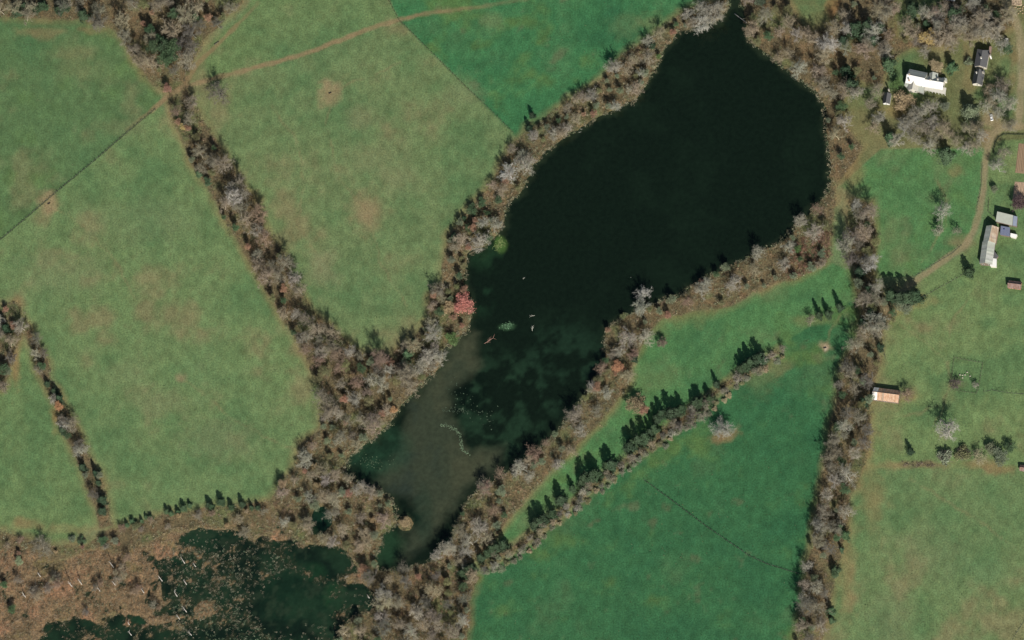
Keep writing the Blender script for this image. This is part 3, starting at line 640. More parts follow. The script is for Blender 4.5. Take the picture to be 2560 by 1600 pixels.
def sample(poly, spacing, maxn=9999, tries=6000, avoid=()):
    P = np.asarray(poly, float); lo, hi = P.min(0), P.max(0); out = []
    c = rng.uniform(lo, hi, (tries, 2)); c = c[sdf(c, poly) > 2]
    c = c[(c[:, 0] > -12) & (c[:, 0] < 2431) & (c[:, 1] > -8) & (c[:, 1] < 1530)]
    for p in c:
        if all((p[0]-q[0])**2+(p[1]-q[1])**2 > spacing**2 for q in out) and all((p[0]-q[0])**2+(p[1]-q[1])**2 > (q[2])**2 for q in avoid): out.append(tuple(p))
        if len(out) >= maxn: break
    return out

# ------------------------------------------------------------------ single trees that can be told apart
T1 = [  # kind, x, y, height, radius, colour, label
 ('bare',515,222,12,7.0,'dark grey','lone bare tree standing in the pasture just below the dirt track'),
 ('bare',470,62,8,3.6,'dark grey','bare tree in the small clearing above the fork of the dirt tracks'),
 ('cedar',462,40,9,2.6,'bluish','dark evergreen standing at the edge of the clearing above the track fork'),
 ('bare',514,60,8,3.8,'dark grey','round dark bare tree beside the branching dirt track'),
 ('leafy',297,66,9,3.4,'straw','straw-yellow leafy tree inside the wood near its pasture edge'),
 ('leafy',342,10,9,3.6,'olive','olive-yellow leafy tree at the upper edge inside the wood'),
 ('leafy',432,301,6,2.4,'yellow','small bright yellow tree in the diagonal hedgerow just below the track'),
 ('bare',557,468,15,5.6,'silver-white','silver-white sycamore with forked branches in the diagonal hedgerow'),
 ('cedar',470,411,7,2.3,'bluish','single green evergreen on the pasture edge of the diagonal hedgerow'),
 ('leafy',100,866,7,3.4,'bluish','green leafy evergreen near the upper end of the western hedgerow'),
 ('leafy',139,961,7,3.5,'orange','bright orange leafy tree in the middle of the western hedgerow'),
 ('bare',155,1001,8,3.3,'silver-white','small silver-white bare tree just below the orange tree in the western hedgerow'),
 ('leafy',160,1028,6,2.8,'bluish','green evergreen below the silver tree in the western hedgerow'),
 ('bare',190,1064,10,5.0,'pale grey','broad pale bare tree spreading across the western hedgerow'),
 ('cedar',195,1104,8,2.8,'cedar','dark evergreen below the broad pale tree in the western hedgerow'),
 ('cedar',226,1118,8,2.4,'dark cedar','dark evergreen on the pasture side low in the western hedgerow'),
 ('leafy',8,872,8,4.6,'bluish','dense green evergreen at the left border beside the small outer pasture'),
 ('cedar',14,776,10,3.4,'dark cedar','dark evergreen at the left border at the top of the western hedgerow'),
 ('bare',22,812,9,4.6,'tan','tan bare tree between the evergreens at the left border'),
 ('bare',100,1291,7,6.6,'grey-brown','wide low bare bush standing alone at the foot of the small outer pasture'),
 ('leafy',45,1327,5,3.4,'pale green','pale grey-green rounded willow at the left side of the marsh'),
 ('leafy',27,1440,6,3.4,'bluish','green evergreen beside the grass patch at the left of the marsh'),
 ('leafy',10,1382,6,3.0,'bluish','dark green evergreen at the left border above the marsh grass patch'),
 ('leafy',243,1278,5,3.6,'bluish','rounded light green bush at the foot of the western hedgerow'),
 ('leafy',272,1278,5,3.2,'grey-green','grey-green bush beside the foot of the western hedgerow'),
 ('leafy',320,1243,4,3.4,'olive','olive green bush below the line of small cedars by the marsh'),
 ('shrub',170,1272,3,2.4,'grey-green','small round shrub on the grass left of the western hedgerow foot'),
 ('shrub',193,1276,3.4,2.6,'bluish','dark round shrub on the grass near the western hedgerow foot'),
 ('leafy',1152,562,7,3.4,'bluish','rounded green evergreen on the pond bank beside the bright algae'),
 ('bare',1172,532,10,4.4,'pale grey','pale gnarled bare tree leaning over the pond near the bright algae'),
 ('cedar',1074,560,7,2.4,'cedar','cedar at the pasture edge across from the bright algae'),
 ('cedar',1096,515,5,1.4,'dark cedar','small pointed cedar on the pasture edge of the pond trees'),
 ('bare',1203,412,12,5.0,'silver-white','pale silver bare tree at the narrow part of the northern pond bank'),
 ('leafy',1092,720,9,7.8,'red','coral red leafy tree on the western pond bank'),
 ('leafy',1062,728,8,5.4,'tan','faded tan leafy tree against the coral red tree'),
 ('leafy',1085,652,7,2.8,'bluish','green evergreen on the bank above the coral red tree'),
 ('leafy',1070,800,7,5.0,'bright green','bright green leafy tree at the water below the coral red tree'),
 ('cedar',962,838,10,3.4,'bluish','tall green cedar at the bottom corner of the straw-patched pasture'),
 ('cedar',976,806,6,1.9,'dark cedar','small dark cedar beside the tall one at the pasture corner'),
 ('bare',1022,851,10,5.8,'pale grey','pale spreading bare tree over the silty inlet'),
 ('bare',967,910,12,5.4,'tan','pale tan bare tree reaching over the brown water'),
 ('leafy',815,864,10,4.0,'olive','yellow-green leafy tree in the middle of the wood at the diagonal hedgerow end'),
 ('leafy',930,968,4,3.2,'orange','small orange bush at the edge of the brown water'),
 ('leafy',822,1166,6,3.2,'russet','russet leafy tree in the swamp wood beside the shallow end'),
 ('leafy',957,1234,4,4.4,'tan','tan bushy tree covering the little round island'),
 ('bare',1684,28,12,6.6,'pale grey','broad pale bare tree left of the narrow inlet at the head of the pond'),
 ('bare',1657,52,10,5.4,'silver-white','silvery bare tree overhanging the head of the pond'),
 ('bare',1519,694,9,4.0,'silver-white','single pale bare tree sticking out into the pond from the southern bank'),
 ('leafy',1459,866,9,5.0,'orange','orange-leaved tree among the bare trees of the southern bank'),
 ('leafy',1564,810,6,3.6,'grey-green','small round lone tree in the bright green strip'),
 ('leafy',1502,955,9,6.8,'olive','large olive-brown tree casting a long shadow in the green strip beside the cedars'),
 ('leafy',1520,968,8,3.6,'russet','dark russet tree against the large olive-brown tree'),
 ('bare',1709,1003,9,7.0,'pale grey','broad lone bare tree just below the row of cedars'),
 ('leafy',1470,870,5,2.0,'russet','small russet tree beside the orange one on the southern bank'),
 ('cedar',1499,848,6,2.4,'dark cedar','dark cedar on the pasture edge beside the orange-leaved tree'),
 ('cedar',1984,726,10,2.6,'cedar','tallest cedar at the upper end of the short cedar clump'),
 ('cedar',1957,742,9,2.2,'cedar','middle cedar of the short clump above the bare feeding spot'),
 ('cedar',1936,746,10,2.4,'cedar','leftmost tall cedar of the short clump above the bare feeding spot'),
 ('bare',1914,756,7,3.0,'grey-brown','small bare tree at the left end of the short cedar clump'),
 ('cedar',2107,698,13,4.2,'cedar','left cedar of the big clump in the bend of the driveway'),
 ('cedar',2125,706,15,4.2,'cedar','tall inner cedar of the big clump in the driveway bend'),
 ('cedar',2145,706,15,4.4,'cedar','tall outer cedar of the big clump in the driveway bend'),
 ('cedar',2164,700,12,4.2,'cedar','right cedar of the big clump in the driveway bend'),
 ('leafy',2138,722,6,6.5,'grey-green','grey-green evergreen spreading in front of the big cedar clump'),
 ('cedar',2289,643,10,3.0,'cedar','single cedar between the driveway and the long pale barn'),
 ('cedar',2151,1066,7,2.2,'dark cedar','single small cedar standing alone in the pasture below the rusty barn'),
 ('cedar',2041,950,11,2.6,'dark cedar','tall dark cedar beside the rusty barn at the hedgerow edge'),
 ('bare',2134,926,8,4.4,'reddish-brown','bare tree casting its shadow behind the east end of the rusty barn'),
 ('bare',2256,905,5,3.2,'purple-brown','round bare bush in the left corner of the burial plot'),
 ('bare',2304,911,4,2.2,'pale grey','small bare bush in the right corner of the burial plot'),
 ('bare',2239,1020,15,7.0,'silver-white','tall silver-white bare tree below the burial plot'),
 ('shrub',2232,1078,5,5.4,'grey-green','grey-green shrub left in the thicket under the tall silver tree'),
 ('shrub',2274,1070,5,4.8,'olive','olive shrub in the middle of the thicket under the tall silver tree'),
 ('leafy',2340,1058,6,4.6,'grey-green','leafy bush above the red clay bank'),
 ('leafy',2366,1080,6.5,6.2,'grey-green','largest leafy bush at the right end of the red clay bank'),
 ('leafy',2384,1056,6,4.2,'bluish','green bush at the far right above the red clay bank'),
 ('bare',2314,1078,6,5.0,'tan','tan bare bush on the red clay bank'),
 # house yard
 ('leafy',2196,87,9,6.8,'yellow','large golden yellow tree above the white house'),
 ('leafy',2214,158,8,5.2,'straw','straw-coloured leafy tree at the back of the white house'),
 ('leafy',2134,240,8,7.4,'tan','broad orange-tan tree in front of the white house'),
 ('leafy',2118,199,6,4.2,'bright green','round bright green bush at the west end of the white house'),
 ('cedar',2100,152,13,4.2,'bluish','slender bluish evergreen left of the white house, casting a long shadow'),
 ('bare',2039,125,9,5.6,'pinkish tan','pinkish round bare tree left of the house yard'),
 ('bare',1959,95,13,6.4,'silver-white','broad silver-white bare tree near the head of the pond'),
 ('leafy',1999,108,8,4.0,'olive','yellow-green leafy tree beside the broad silver-white tree'),
 ('bare',2086,112,10,4.6,'grey-brown','grey bare tree behind the slender bluish evergreen'),
 ('cedar',2022,70,15,4.6,'cedar','tall cedar above the pinkish tree, nearer the pond'),
 ('cedar',2050,64,15,4.2,'cedar','tall cedar above the pinkish tree, nearer the house'),
 ('cedar',1993,98,13,3.2,'dark cedar','narrow dark cedar between the silver-white tree and the pinkish tree'),
 ('cedar',2000,170,12,4.4,'dark cedar','dark evergreen between the pinkish tree and the pond'),
 ('leafy',2381,116,6,4.2,'bluish','dense dark evergreen beside the driveway next to the shingled houses'),
 ('cedar',2294,264,12,5.0,'grey-green','grey-green evergreen with a big shadow below the shingled cottage'),
 ('cedar',2249,158,9,3.6,'bluish','light green evergreen at the east corner behind the white house'),
 ('leafy',1989,250,8,4.0,'bluish','bluish green evergreen between the pond and the small shed'),
 ('cedar',2104,327,13,4.2,'bluish','bluish green evergreen at the lower edge of the yard'),
 ('cedar',2236,366,13,4.4,'bluish','bluish green conifer at the corner of the bright meadow'),
 ('leafy',2232,252,5,4.0,'grey-green','grey-green bush on the lawn below the white house'),
 ('shrub',2288,145,4,3.0,'grey-green','round bush against the west side of the larger shingled house'),
 ('bare',2374,362,8,4.0,'grey-brown','bare tree beside the gravel parking spot'),
 ('bare',2359,398,9,5.0,'pale grey','pale bare tree right of the driveway below the parking spot'),
 ('leafy',2349,446,5,3.0,'grey-green','dark bush right of the driveway above the long pale barn'),
 ('bare',2226,500,12,5.4,'pale grey','tallest bare tree standing in the bright meadow'),
 ('bare',2213,542,8,3.6,'pale grey','smaller bare tree in the bright meadow below the tallest one'),
 ('bare',2260,545,6,2.8,'grey-brown','smallest bare tree of the bright meadow, beside the driveway'),
 ('bare',2039,548,12,6.4,'pinkish tan','broad bare tree at the pond side corner of the bright meadow'),
 ('bare',1999,583,13,6.0,'pale grey','pale bare tree at the top of the eastern hedgerow'),
 ('bare',2054,618,10,5.0,'silver-white','silvery bare tree below the bright meadow'),
 ('leafy',2052,595,9,4.0,'olive','olive leafy tree in the corner between pond and bright meadow'),
 ('leafy',2409,480,8,6.4,'russet','dark purple-brown leafy tree over the garden plot'),
 ('leafy',1884,588,6,2.6,'bright green','small bright green bush on the southern pond bank below the pale crowns'),
 ('leafy',1355,140,5,1.8,'bright green','small green bush at the water on the upper northern bank'),
 ('cedar',1541,108,5,2.0,'dark cedar','small dark cedar on the pasture edge of the northern bank'),
 ('cedar',1322,300,6,1.7,'dark cedar','pair cedar upper one on the pasture edge of the northern bank'),
 ('cedar',1319,312,5,1.7,'dark cedar','pair cedar lower one on the pasture edge of the northern bank'),
]
T1 = [t for t in T1 if 'pair cedar' not in t[6] and 'small green bush at the water on the upper' not in t[6]]
T1 += [('leafy',1556,133,5,2.0,'bright green','small green bush at the water on the upper northern bank'),
 ('cedar',1257,272,6,1.7,'dark cedar','upper of two small dark cedars on the pasture edge of the northern bank'),
 ('cedar',1250,303,7,2.0,'dark cedar','lower of two small dark cedars on the pasture edge of the northern bank')]
for kind, x, y, H, Rd, c, lb in T1:
    cc = BARKS[c] if kind == 'bare' else LEAFC[c]
    if 'purple-brown leafy' in lb: cc = (.13, .085, .09)
    if 'olive-brown tree' in lb and c == 'olive': cc = (.27, .225, .13)
    if 'small round lone' in lb: cc = (.19, .15, .12)
    plant(kind, x, y, H, Rd*(1.2 if kind == 'bare' else 1.12), cc, lb)
SPEC = [(t[1], t[2], t[4]*PXM*.75) for t in T1]+[(414, 222, 20), (398, 230, 18), (430, 208, 18)]   # the track stays open

# evergreens that are alike
def many(kind, pts, H, Rd, c, label, group):
    for x, y in pts:
        k = random.uniform(.72, 1.22); cc = BARKS[c] if kind == 'bare' else LEAFC[c]
        plant(kind, x+random.uniform(-4, 4), y+random.uniform(-4, 4), H*k, Rd*k*random.uniform(1.0, 1.45), cc, label, group)
        SPEC.append((x, y, Rd*PXM*.8))
many('cedar', [(2035,88),(2062,92),(2078,70),(2008,200),(2220,22),(2185,55),(2160,20),(2255,35)], 13, 3.4, 'cedar', 'tall dark cedar among the bare trees around the house yard', 'tall cedars around the house yard')
many('leafy', [(352,74),(388,106),(404,132),(372,92),(392,140),(360,110),(410,108)], 12, 4.4, 'bluish', 'deep green leafy evergreen massed in the middle of the wood', 'evergreens in the middle of the wood')
many('cedar', [(42,30),(60,16),(85,22),(102,12),(136,26),(196,34),(148,10)], 9, 2.8, 'cedar', 'green cedar in the wood at the top left corner', 'cedars at the top left of the wood')
many('cedar', [(300,1238),(311,1234),(322,1230),(333,1227),(345,1224),(356,1222)], 3.6, 1.5, 'bluish', 'small cedar in the tight line near the western hedgerow', 'small cedars in the tight line')
many('cedar', [(392,1211),(404,1210),(420,1209),(437,1200),(451,1197)], 5, 1.8, 'bluish', 'small cedar along the middle of the marsh-side pasture edge', 'small cedars on the pasture edge above the marsh')
many('cedar', [(490,1196),(502,1194),(525,1189),(546,1196),(572,1194),(596,1197),(610,1196)], 5.5, 1.8, 'cedar', 'small cedar along the right part of the marsh-side pasture edge', 'small cedars near the swamp wood')
ROWSKIP = {5, 11, 23, 31, 38, 39}
row = [(1799,842),(1786,850),(1776,853),(1764,866),(1748,868),(1714,898),(1696,908),(1677,938),(1660,944),(1652,946),(1640,950),(1624,958),(1612,960),(1600,970),(1587,975),(1566,978),(1556,988),(1544,1006),(1534,1018),(1524,1028),(1510,1036),(1497,1045),(1487,1055),(1462,1063),(1442,1094),(1434,1100),(1408,1114),(1396,1120),(1384,1128),(1374,1138),(1352,1150),(1340,1168),(1330,1180),(1318,1184),(1303,1213),(1286,1219),(1276,1226),(1264,1236),(1258,1246),(1199,1278),(1188,1284),(1177,1288),(1166,1298),(1150,1306),(1138,1318),(1120,1334),(1106,1345),(1090,1353)]
row = [p if i not in ROWSKIP else None for i, p in enumerate(row)]
many('cedar', [(x, y+4) for x, y in filter(None, row[:12])], 10.5, 2.9, 'cedar', 'cedar in the upper third of the long row', 'cedars in the upper part of the row')
many('cedar', [(x, y+4) for x, y in filter(None, row[12:28])], 11, 3.1, 'cedar', 'cedar in the middle of the long row', 'cedars in the middle of the row')
many('cedar', [(x, y+4) for x, y in filter(None, row[28:])], 11, 3.1, 'cedar', 'cedar in the lower third of the long row', 'cedars in the lower part of the row')
many('cedar', [(2055,690),(2066,700),(2058,745),(2085,760),(2030,640),(2078,822),(2040,760)], 11, 2.4, 'dark cedar', 'dark cedar in the upper part of the eastern hedgerow', 'cedars in the upper eastern hedgerow')
many('cedar', [(1962,1440),(1968,1462),(1988,1245),(2000,1262),(1975,1345),(1985,1300)], 8, 2.4, 'bluish', 'green cedar on the outer side of the lower eastern hedgerow', 'cedars on the lower eastern hedgerow')
many('leafy', [(1118,494),(1138,478),(1105,535),(1175,470),(1150,500)], 6, 3.0, 'bluish', 'rounded evergreen among the pond trees on the narrow northern bank', 'evergreens on the northern pond bank')
many('cedar', [(115,905),(132,925),(140,940),(150,1020),(232,1140),(238,1180),(245,1210)], 7, 2.2, 'cedar', 'dark cedar mixed into the western hedgerow', 'cedars in the western hedgerow')

# ------------------------------------------------------------------ trees of the hedgerows and banks
WOODS = {  # strip: spacing px, limit, (height), radius, tones, leafy share, phrase
 'north_wood': (26, 40, 12, 4.6, ['grey-brown','grey-brown','tan','reddish-brown','dark grey'], ['olive','bluish','russet','grey-green'], .32, 'in the track fork wood'),
 'diagonal_hedge': (22, 80, 12.5, 4.4, ['grey-brown','pale grey','reddish-brown','grey-brown','pinkish tan'], ['russet','olive','bluish','grey-green'], .28, 'in the diagonal hedgerow'),
 'pond_northwest': (17, 96, 8.5, 3.9, ['pale grey','tan','pinkish tan','pale grey','grey-brown'], ['grey-green','olive','russet','grey-green','bluish'], .45, 'on the northern pond bank'),
 'pond_southwest': (20, 56, 8.5, 4.2, ['pale grey','tan','pinkish tan','grey-brown'], ['grey-green','olive','russet','tan','grey-green'], .42, 'in the swamp wood'),
 'west_hedge': (21, 20, 8, 3.8, ['grey-brown','pale grey','dark grey'], ['grey-green','russet'], .25, 'in the western hedgerow'),
 'pond_southeast': (19, 84, 9, 4.3, ['pale grey','pale grey','tan','reddish-brown','grey-brown'], ['russet','olive','grey-green','grey-green','bluish'], .4, 'on the southern pond bank'),
 'south_wood': (22, 40, 11, 4.6, ['grey-brown','pale grey','dark grey','tan'], ['russet','grey-green','olive','bluish'], .34, 'in the wood below the outlet'),
 'east_hedge': (20, 78, 13.5, 4.5, ['grey-brown','pale grey','grey-brown','dark grey'], ['grey-green','bluish','olive'], .3, 'in the eastern hedgerow'),
 'garden_wood': (26, 62, 11, 4.8, ['grey-brown','pale grey','tan','pinkish tan'], ['grey-green','bluish','olive'], .38, 'between house yard and pond'),
 'marsh_margin': (26, 20, 5, 2.8, ['tan','grey-brown','reddish-brown'], ['tan','russet','straw'], .4, 'on the marsh bank'),
}
MASS = []; QUEUE = []
for k, (sp, mx, H, Rd, tones, lvs, share, phrase) in WOODS.items():
    pts_ = sample(HEDGES[k], sp, mx, avoid=SPEC); ar = np.array(pts_); ax = 1 if np.ptp(ar[:, 1]) > np.ptp(ar[:, 0]) else 0
    for p in pts_:
        fr = (p[ax]-ar[:, ax].min())/np.ptp(ar[:, ax]); where = (['upper end', 'upper part', 'middle', 'lower part', 'lower end'] if ax else ['left end', 'left part', 'middle', 'right part', 'right end'])[min(4, int(fr*5))]
        bb = G(p[0], p[1], H*.5); gi = int(np.clip(round((bb.y-y0)/STEP), 0, ny-1))*nx+int(np.clip(round((bb.x-x0)/STEP), 0, nx-1))
        for _ in range(8):
            if pd[gi] < -.6: break
            p = (p[0]+5, p[1]+8) if k in ('pond_southeast', 'south_wood') else (p[0]-4, p[1]-4)
            bb = G(p[0], p[1], H*.5); gi = int(np.clip(round((bb.y-y0)/STEP), 0, ny-1))*nx+int(np.clip(round((bb.x-x0)/STEP), 0, nx-1))
        else: continue
        s = random.uniform(.72, 1.2); s2 = s*random.uniform(.85, 1.15)
        if random.random() < share:
            c = random.choice(lvs); small = random.uniform(.6, .85)
            tone = {'bluish': 'dark green'}.get(c, c)
            plant('leafy', *p, H*s*small, Rd*s2*small*1.0, LEAFC[c], f'{tone} leafy tree, {where}, {phrase}', f'leafy trees {phrase}')
        else:
            c = random.choice(tones)
            QUEUE.append((Rd*s2*1.25, p, H*s, c, f'{c} bare tree, {where}, {phrase}', f'bare trees {phrase}'))
# scattered garden trees
for x, y in [(2189,30),(2084,25),(2219,45),(2300,20),(2330,30),(2350,55),(2260,20),(2364,222),(2385,250),(2375,200),(2150,300),(2165,285),(2182,305),(2200,290),(2290,312),(2310,300),(2318,322),(2262,330),(2190,335),(2130,310),(2055,300),(2075,275),(2240,95),(2215,60),(2320,80),(2160,330),(2025,222),(2140,290),(2210,312),(2235,305),(2175,255),(2195,262),(2165,270),(2330,250),(2345,245),(2360,260),(2300,335),(2275,345),(2120,338),(2060,245),(2072,215),(2275,70),(2290,95),(2255,60),(2340,75),(2365,95),(2320,45),(2140,60),(2160,75),(2385,300),(2340,215),(2180,120)]:
    c = random.choice(['pale grey', 'grey-brown', 'tan', 'pale grey'])
    plant('bare', x+random.uniform(-3, 3), y+random.uniform(-3, 3), random.uniform(8, 12), random.uniform(4.6, 6.4), BARKS[c], f'{c} bare tree in the {"upper" if y < 130 else "lower"} {"left" if x < 2200 else "right"} house yard', f'{c} bare trees in the house yard')
for rd_, p, h_, c, lb, gp in sorted(QUEUE, key=lambda t: -t[0]): plant('bare', *p, h_, rd_, BARKS[c], lb, gp, mass=MASS)
if MASS:
    def arrays(me):
        v = np.empty(len(me.vertices)*3, np.float32); me.vertices.foreach_get('co', v); f = np.empty(len(me.loops), np.int32); me.loops.foreach_get('vertex_index', f)
        k_ = len(me.loops)//len(me.polygons); f = f.reshape(-1, k_); return v.reshape(-1, 3), (f if k_ == 3 else np.concatenate([f[:, [0, 1, 2]], f[:, [0, 2, 3]]]))
    src = [[arrays(m) for m in BARE[i]] for i in range(3)]; Vs, Fs, Cs, off = [], [], [], 0
    for q, (fx, fy, h_, rd_, c) in enumerate(MASS):
        b = G(fx, fy, h_*.62); a = random.uniform(0, 6.28); ca, sa = math.cos(a), math.sin(a); c = np.array(jit(c))
        for w_, (v, f) in enumerate(src[q % 3]):
            if w_: f = f[rng.permutation(len(f))[:int(len(f)*.8)]]
            v2 = v*np.array([rd_/5.3, rd_/5.3, h_/12]); v2 = np.column_stack([v2[:, 0]*ca-v2[:, 1]*sa+b.x, v2[:, 0]*sa+v2[:, 1]*ca+b.y, v2[:, 2]-.3])
            Vs.append(v2); Fs.append(f+off); Cs.append(np.tile(c*(1 if w_ else 1.2), (len(v2), 1))); off += len(v2)
    tag(obj('bare_trees', mesh_np('bare_trees', np.concatenate(Vs), np.concatenate(Fs), MAT_BRUSH, False, np.concatenate(Cs))), 'smaller bare trees filling the gaps of the hedgerows and pond banks', 'trees', None, 'stuff')
# shrubs at the foot of the cedar row
for p in sample(HEDGES['cedar_row'], 17, 44):
    c = random.choice(['dark grey', 'grey-brown', 'pale grey', 'tan', 'grey-brown']); third = ['lower', 'lower middle', 'upper middle', 'upper'][int(min(3, max(0, (p[0]-1130)/180)))]
    plant('bare', p[0]+5, p[1]+5, random.uniform(4.5, 7.4), random.uniform(2.4, 3.8), BARKS[c], f'{c} sapling in the {third} cedar row', f'{c} saplings in the cedar row')
for p in sample(HEDGES['cedar_row'], 14, 60):
    c = random.choice(['grey-green', 'straw', 'grey-green', 'olive', 'grey-green']); third = ['lower', 'lower middle', 'upper middle', 'upper'][int(min(3, max(0, (p[0]-1130)/180)))]
    plant('shrub', p[0]+9, p[1]+14, random.uniform(1.6, 3), random.uniform(1.6, 2.8), LEAFC[c], f'{c} shrub at the foot of the {third} cedar row', f'{c} shrubs along the cedar row', trunkc=(.3, .26, .2))

for p in [(281,1341),(274,1352),(290,1358),(127,1372),(140,1380),(118,1390),(132,1362),(43,1371),(225,1388),(233,1378),(373,1435),(362,1428),(277,1362),(80,1397),(90,1405),(319,1397),(330,1388),(205,1440),(300,1318)]:
    c = random.choice(['grey-brown', 'dark grey', 'tan', 'reddish-brown'])
    plant('bare', *p, random.uniform(4, 7), random.uniform(2.4, 4.2), BARKS[c], f'{c} sapling growing in the {"left" if p[0] < 220 else "right"} part of the reed marsh', f'{c} saplings in the marsh')
# dead trees standing in the marsh (base positions)
for i, (x, y, H) in enumerate([(241,1329,13),(178,1383,12),(122,1387,9),(232,1343,8),(292,1330,14),(184,1390,9),(170,1372,8),(264,1278,8),(322,1421,12),(288,1423,10),(278,1396,10),(412,1532,9),(436,1500,11),(420,1365,11),(448,1380,13),(105,1350,9),(660,1408,5),(168,1360,11),(805,1555,7),(872,1408,7)]):
    fx, fy = [(193,1380),(383,1372),(340,1400),(462,1338),(268,1340),(236,1396),(272,1382),(95,1362),(440,1380),(418,1408),(424,1462),(310,1500),(440,1445),(436,1330),(170,1385),(452,1500),(305,1475),(60,1410),(812,1498),(872,1412)][i]
    b = G(fx, fy); e = empty('dead_tree', (b.x, b.y, W_LEVEL-.1), 0)
    tag(e, 'bleached dead trunk standing in the reed marsh' if i < 18 else ['bleached dead trunk standing beyond the marsh in the wood', 'bleached dead trunk standing on the spit beside the marsh water'][i-18], 'dead tree', 'dead trunks in the marsh' if i < 18 else None)
    t, br = snag_mesh(500+i, H*.85); obj('trunk', t, e, color=(1, 1, 1)); obj('branches', br, e, color=(1, 1, 1))
print('PLANTS', count)
# ------------------------------------------------------------------ undergrowth: brush too tangled to count
def brush(name, pts, hgt, rad, pal, label, cat, nl=12, ns=12, lsize=(.12, .3), wd=.035, kind='stuff', coh=30.0, zoff=0.0):
    """pts: ground (N,2). One mesh of twig sprays and leaf clumps"""
    n = len(pts)
    if n == 0: return
    h = rng.uniform(*hgt, n); r_ = rng.uniform(*rad, n)
    gi = (np.clip(np.round((pts[:, 1]-y0)/STEP), 0, ny-1)*nx+np.clip(np.round((pts[:, 0]-x0)/STEP), 0, nx-1)).astype(int)
    zz = np.maximum(Z[gi], W_LEVEL-.1)+zoff
    pal = np.array(pal); sel = np.clip(((vnoise(pts, coh, 90)*.5+.5)*len(pal)+rng.normal(0, .9, n)).astype(int), 0, len(pal)-1)
    cc = pal[sel]*rng.uniform(.55, 1.35, (n, 1))*np.array([.98, 1.04, 1.0])
    a = rng.uniform(0, 6.28, (n, ns)); q = np.sqrt(rng.uniform(0, 1, (n, ns)))
    P0 = np.stack([pts[:, 0:1]+np.cos(a)*q*r_[:, None]*.5, pts[:, 1:2]+np.sin(a)*q*r_[:, None]*.5, np.repeat(zz[:, None], ns, 1)], -1).reshape(-1, 3)
    d = np.stack([np.cos(a)*q*r_[:, None]*.7, np.sin(a)*q*r_[:, None]*.7, h[:, None]*rng.uniform(.5, 1.1, (n, ns))], -1).reshape(-1, 3)
    V1, F1 = spikes(P0, P0+d+rng.normal(0, .12, d.shape), wd)
    c1 = np.repeat(np.repeat(cc, ns, 0), 4, 0)*1.05
    F1q = np.column_stack([F1, F1[:, 2]])
    th = np.arccos(rng.uniform(0, 1, (n, nl))); a = rng.uniform(0, 6.28, (n, nl)); q = rng.uniform(.5, 1, (n, nl))
    o = np.stack([np.cos(a)*np.sin(th)*q*r_[:, None], np.sin(a)*np.sin(th)*q*r_[:, None], np.cos(th)*q*h[:, None]*.85+.1], -1)
    C = (np.column_stack([pts, zz])[:, None]+o).reshape(-1, 3)
    V2, F2 = leaves(C, rng.uniform(*lsize, len(C)), o.reshape(-1, 3), .9)
    c2 = np.repeat(np.repeat(cc, nl, 0), 4, 0)
    # triangles for the sprays, quads split for the leaf clumps, one triangle list
    Fq = np.concatenate([F2[:, [0, 1, 2]], F2[:, [0, 2, 3]]])+len(V1)
    me = mesh_np(name, np.concatenate([V1, V2]), np.concatenate([F1, Fq]), MAT_BRUSH, False, np.clip(np.concatenate([c1, c2]), .005, .85))
    return tag(obj(name, me), label, cat, None, kind)
def fill(poly, area, edge=1.0):
    """random ground points inside a survey outline, one per `area` square metres"""
    P = np.asarray(poly, float); lo, hi = P.min(0), P.max(0); hi = np.minimum(hi, [2440, 1535]); lo = np.maximum(lo, [-20, -15])
    n = int((hi-lo).prod()/PXM**2/area); c = rng.uniform(lo, hi, (n, 2)); c = c[sdf(c+rng.normal(0, 3, c.shape), poly) > edge]
    g = ray_ground(c[:, 0]*K, c[:, 1]*K, 0.5)[:, :2]
    gi = (np.clip(np.round((g[:, 1]-y0)/STEP), 0, ny-1)*nx+np.clip(np.round((g[:, 0]-x0)/STEP), 0, nx-1)).astype(int)
    return g[(pd[gi] < -.3) & (trackid[gi] < 0)]
PAL = {'mix': [(.15, .17, .095), (.20, .16, .115), (.30, .235, .155), (.33, .225, .15), (.25, .24, .15), (.20, .21, .12), (.36, .30, .21)],
       'bank': [(.17, .19, .11), (.30, .275, .19), (.26, .25, .155), (.36, .25, .165), (.22, .235, .135), (.40, .34, .235), (.30, .20, .14)],
       'dark': [(.12, .14, .08), (.16, .135, .10), (.25, .20, .14), (.28, .19, .13), (.15, .17, .095), (.22, .19, .13)]}
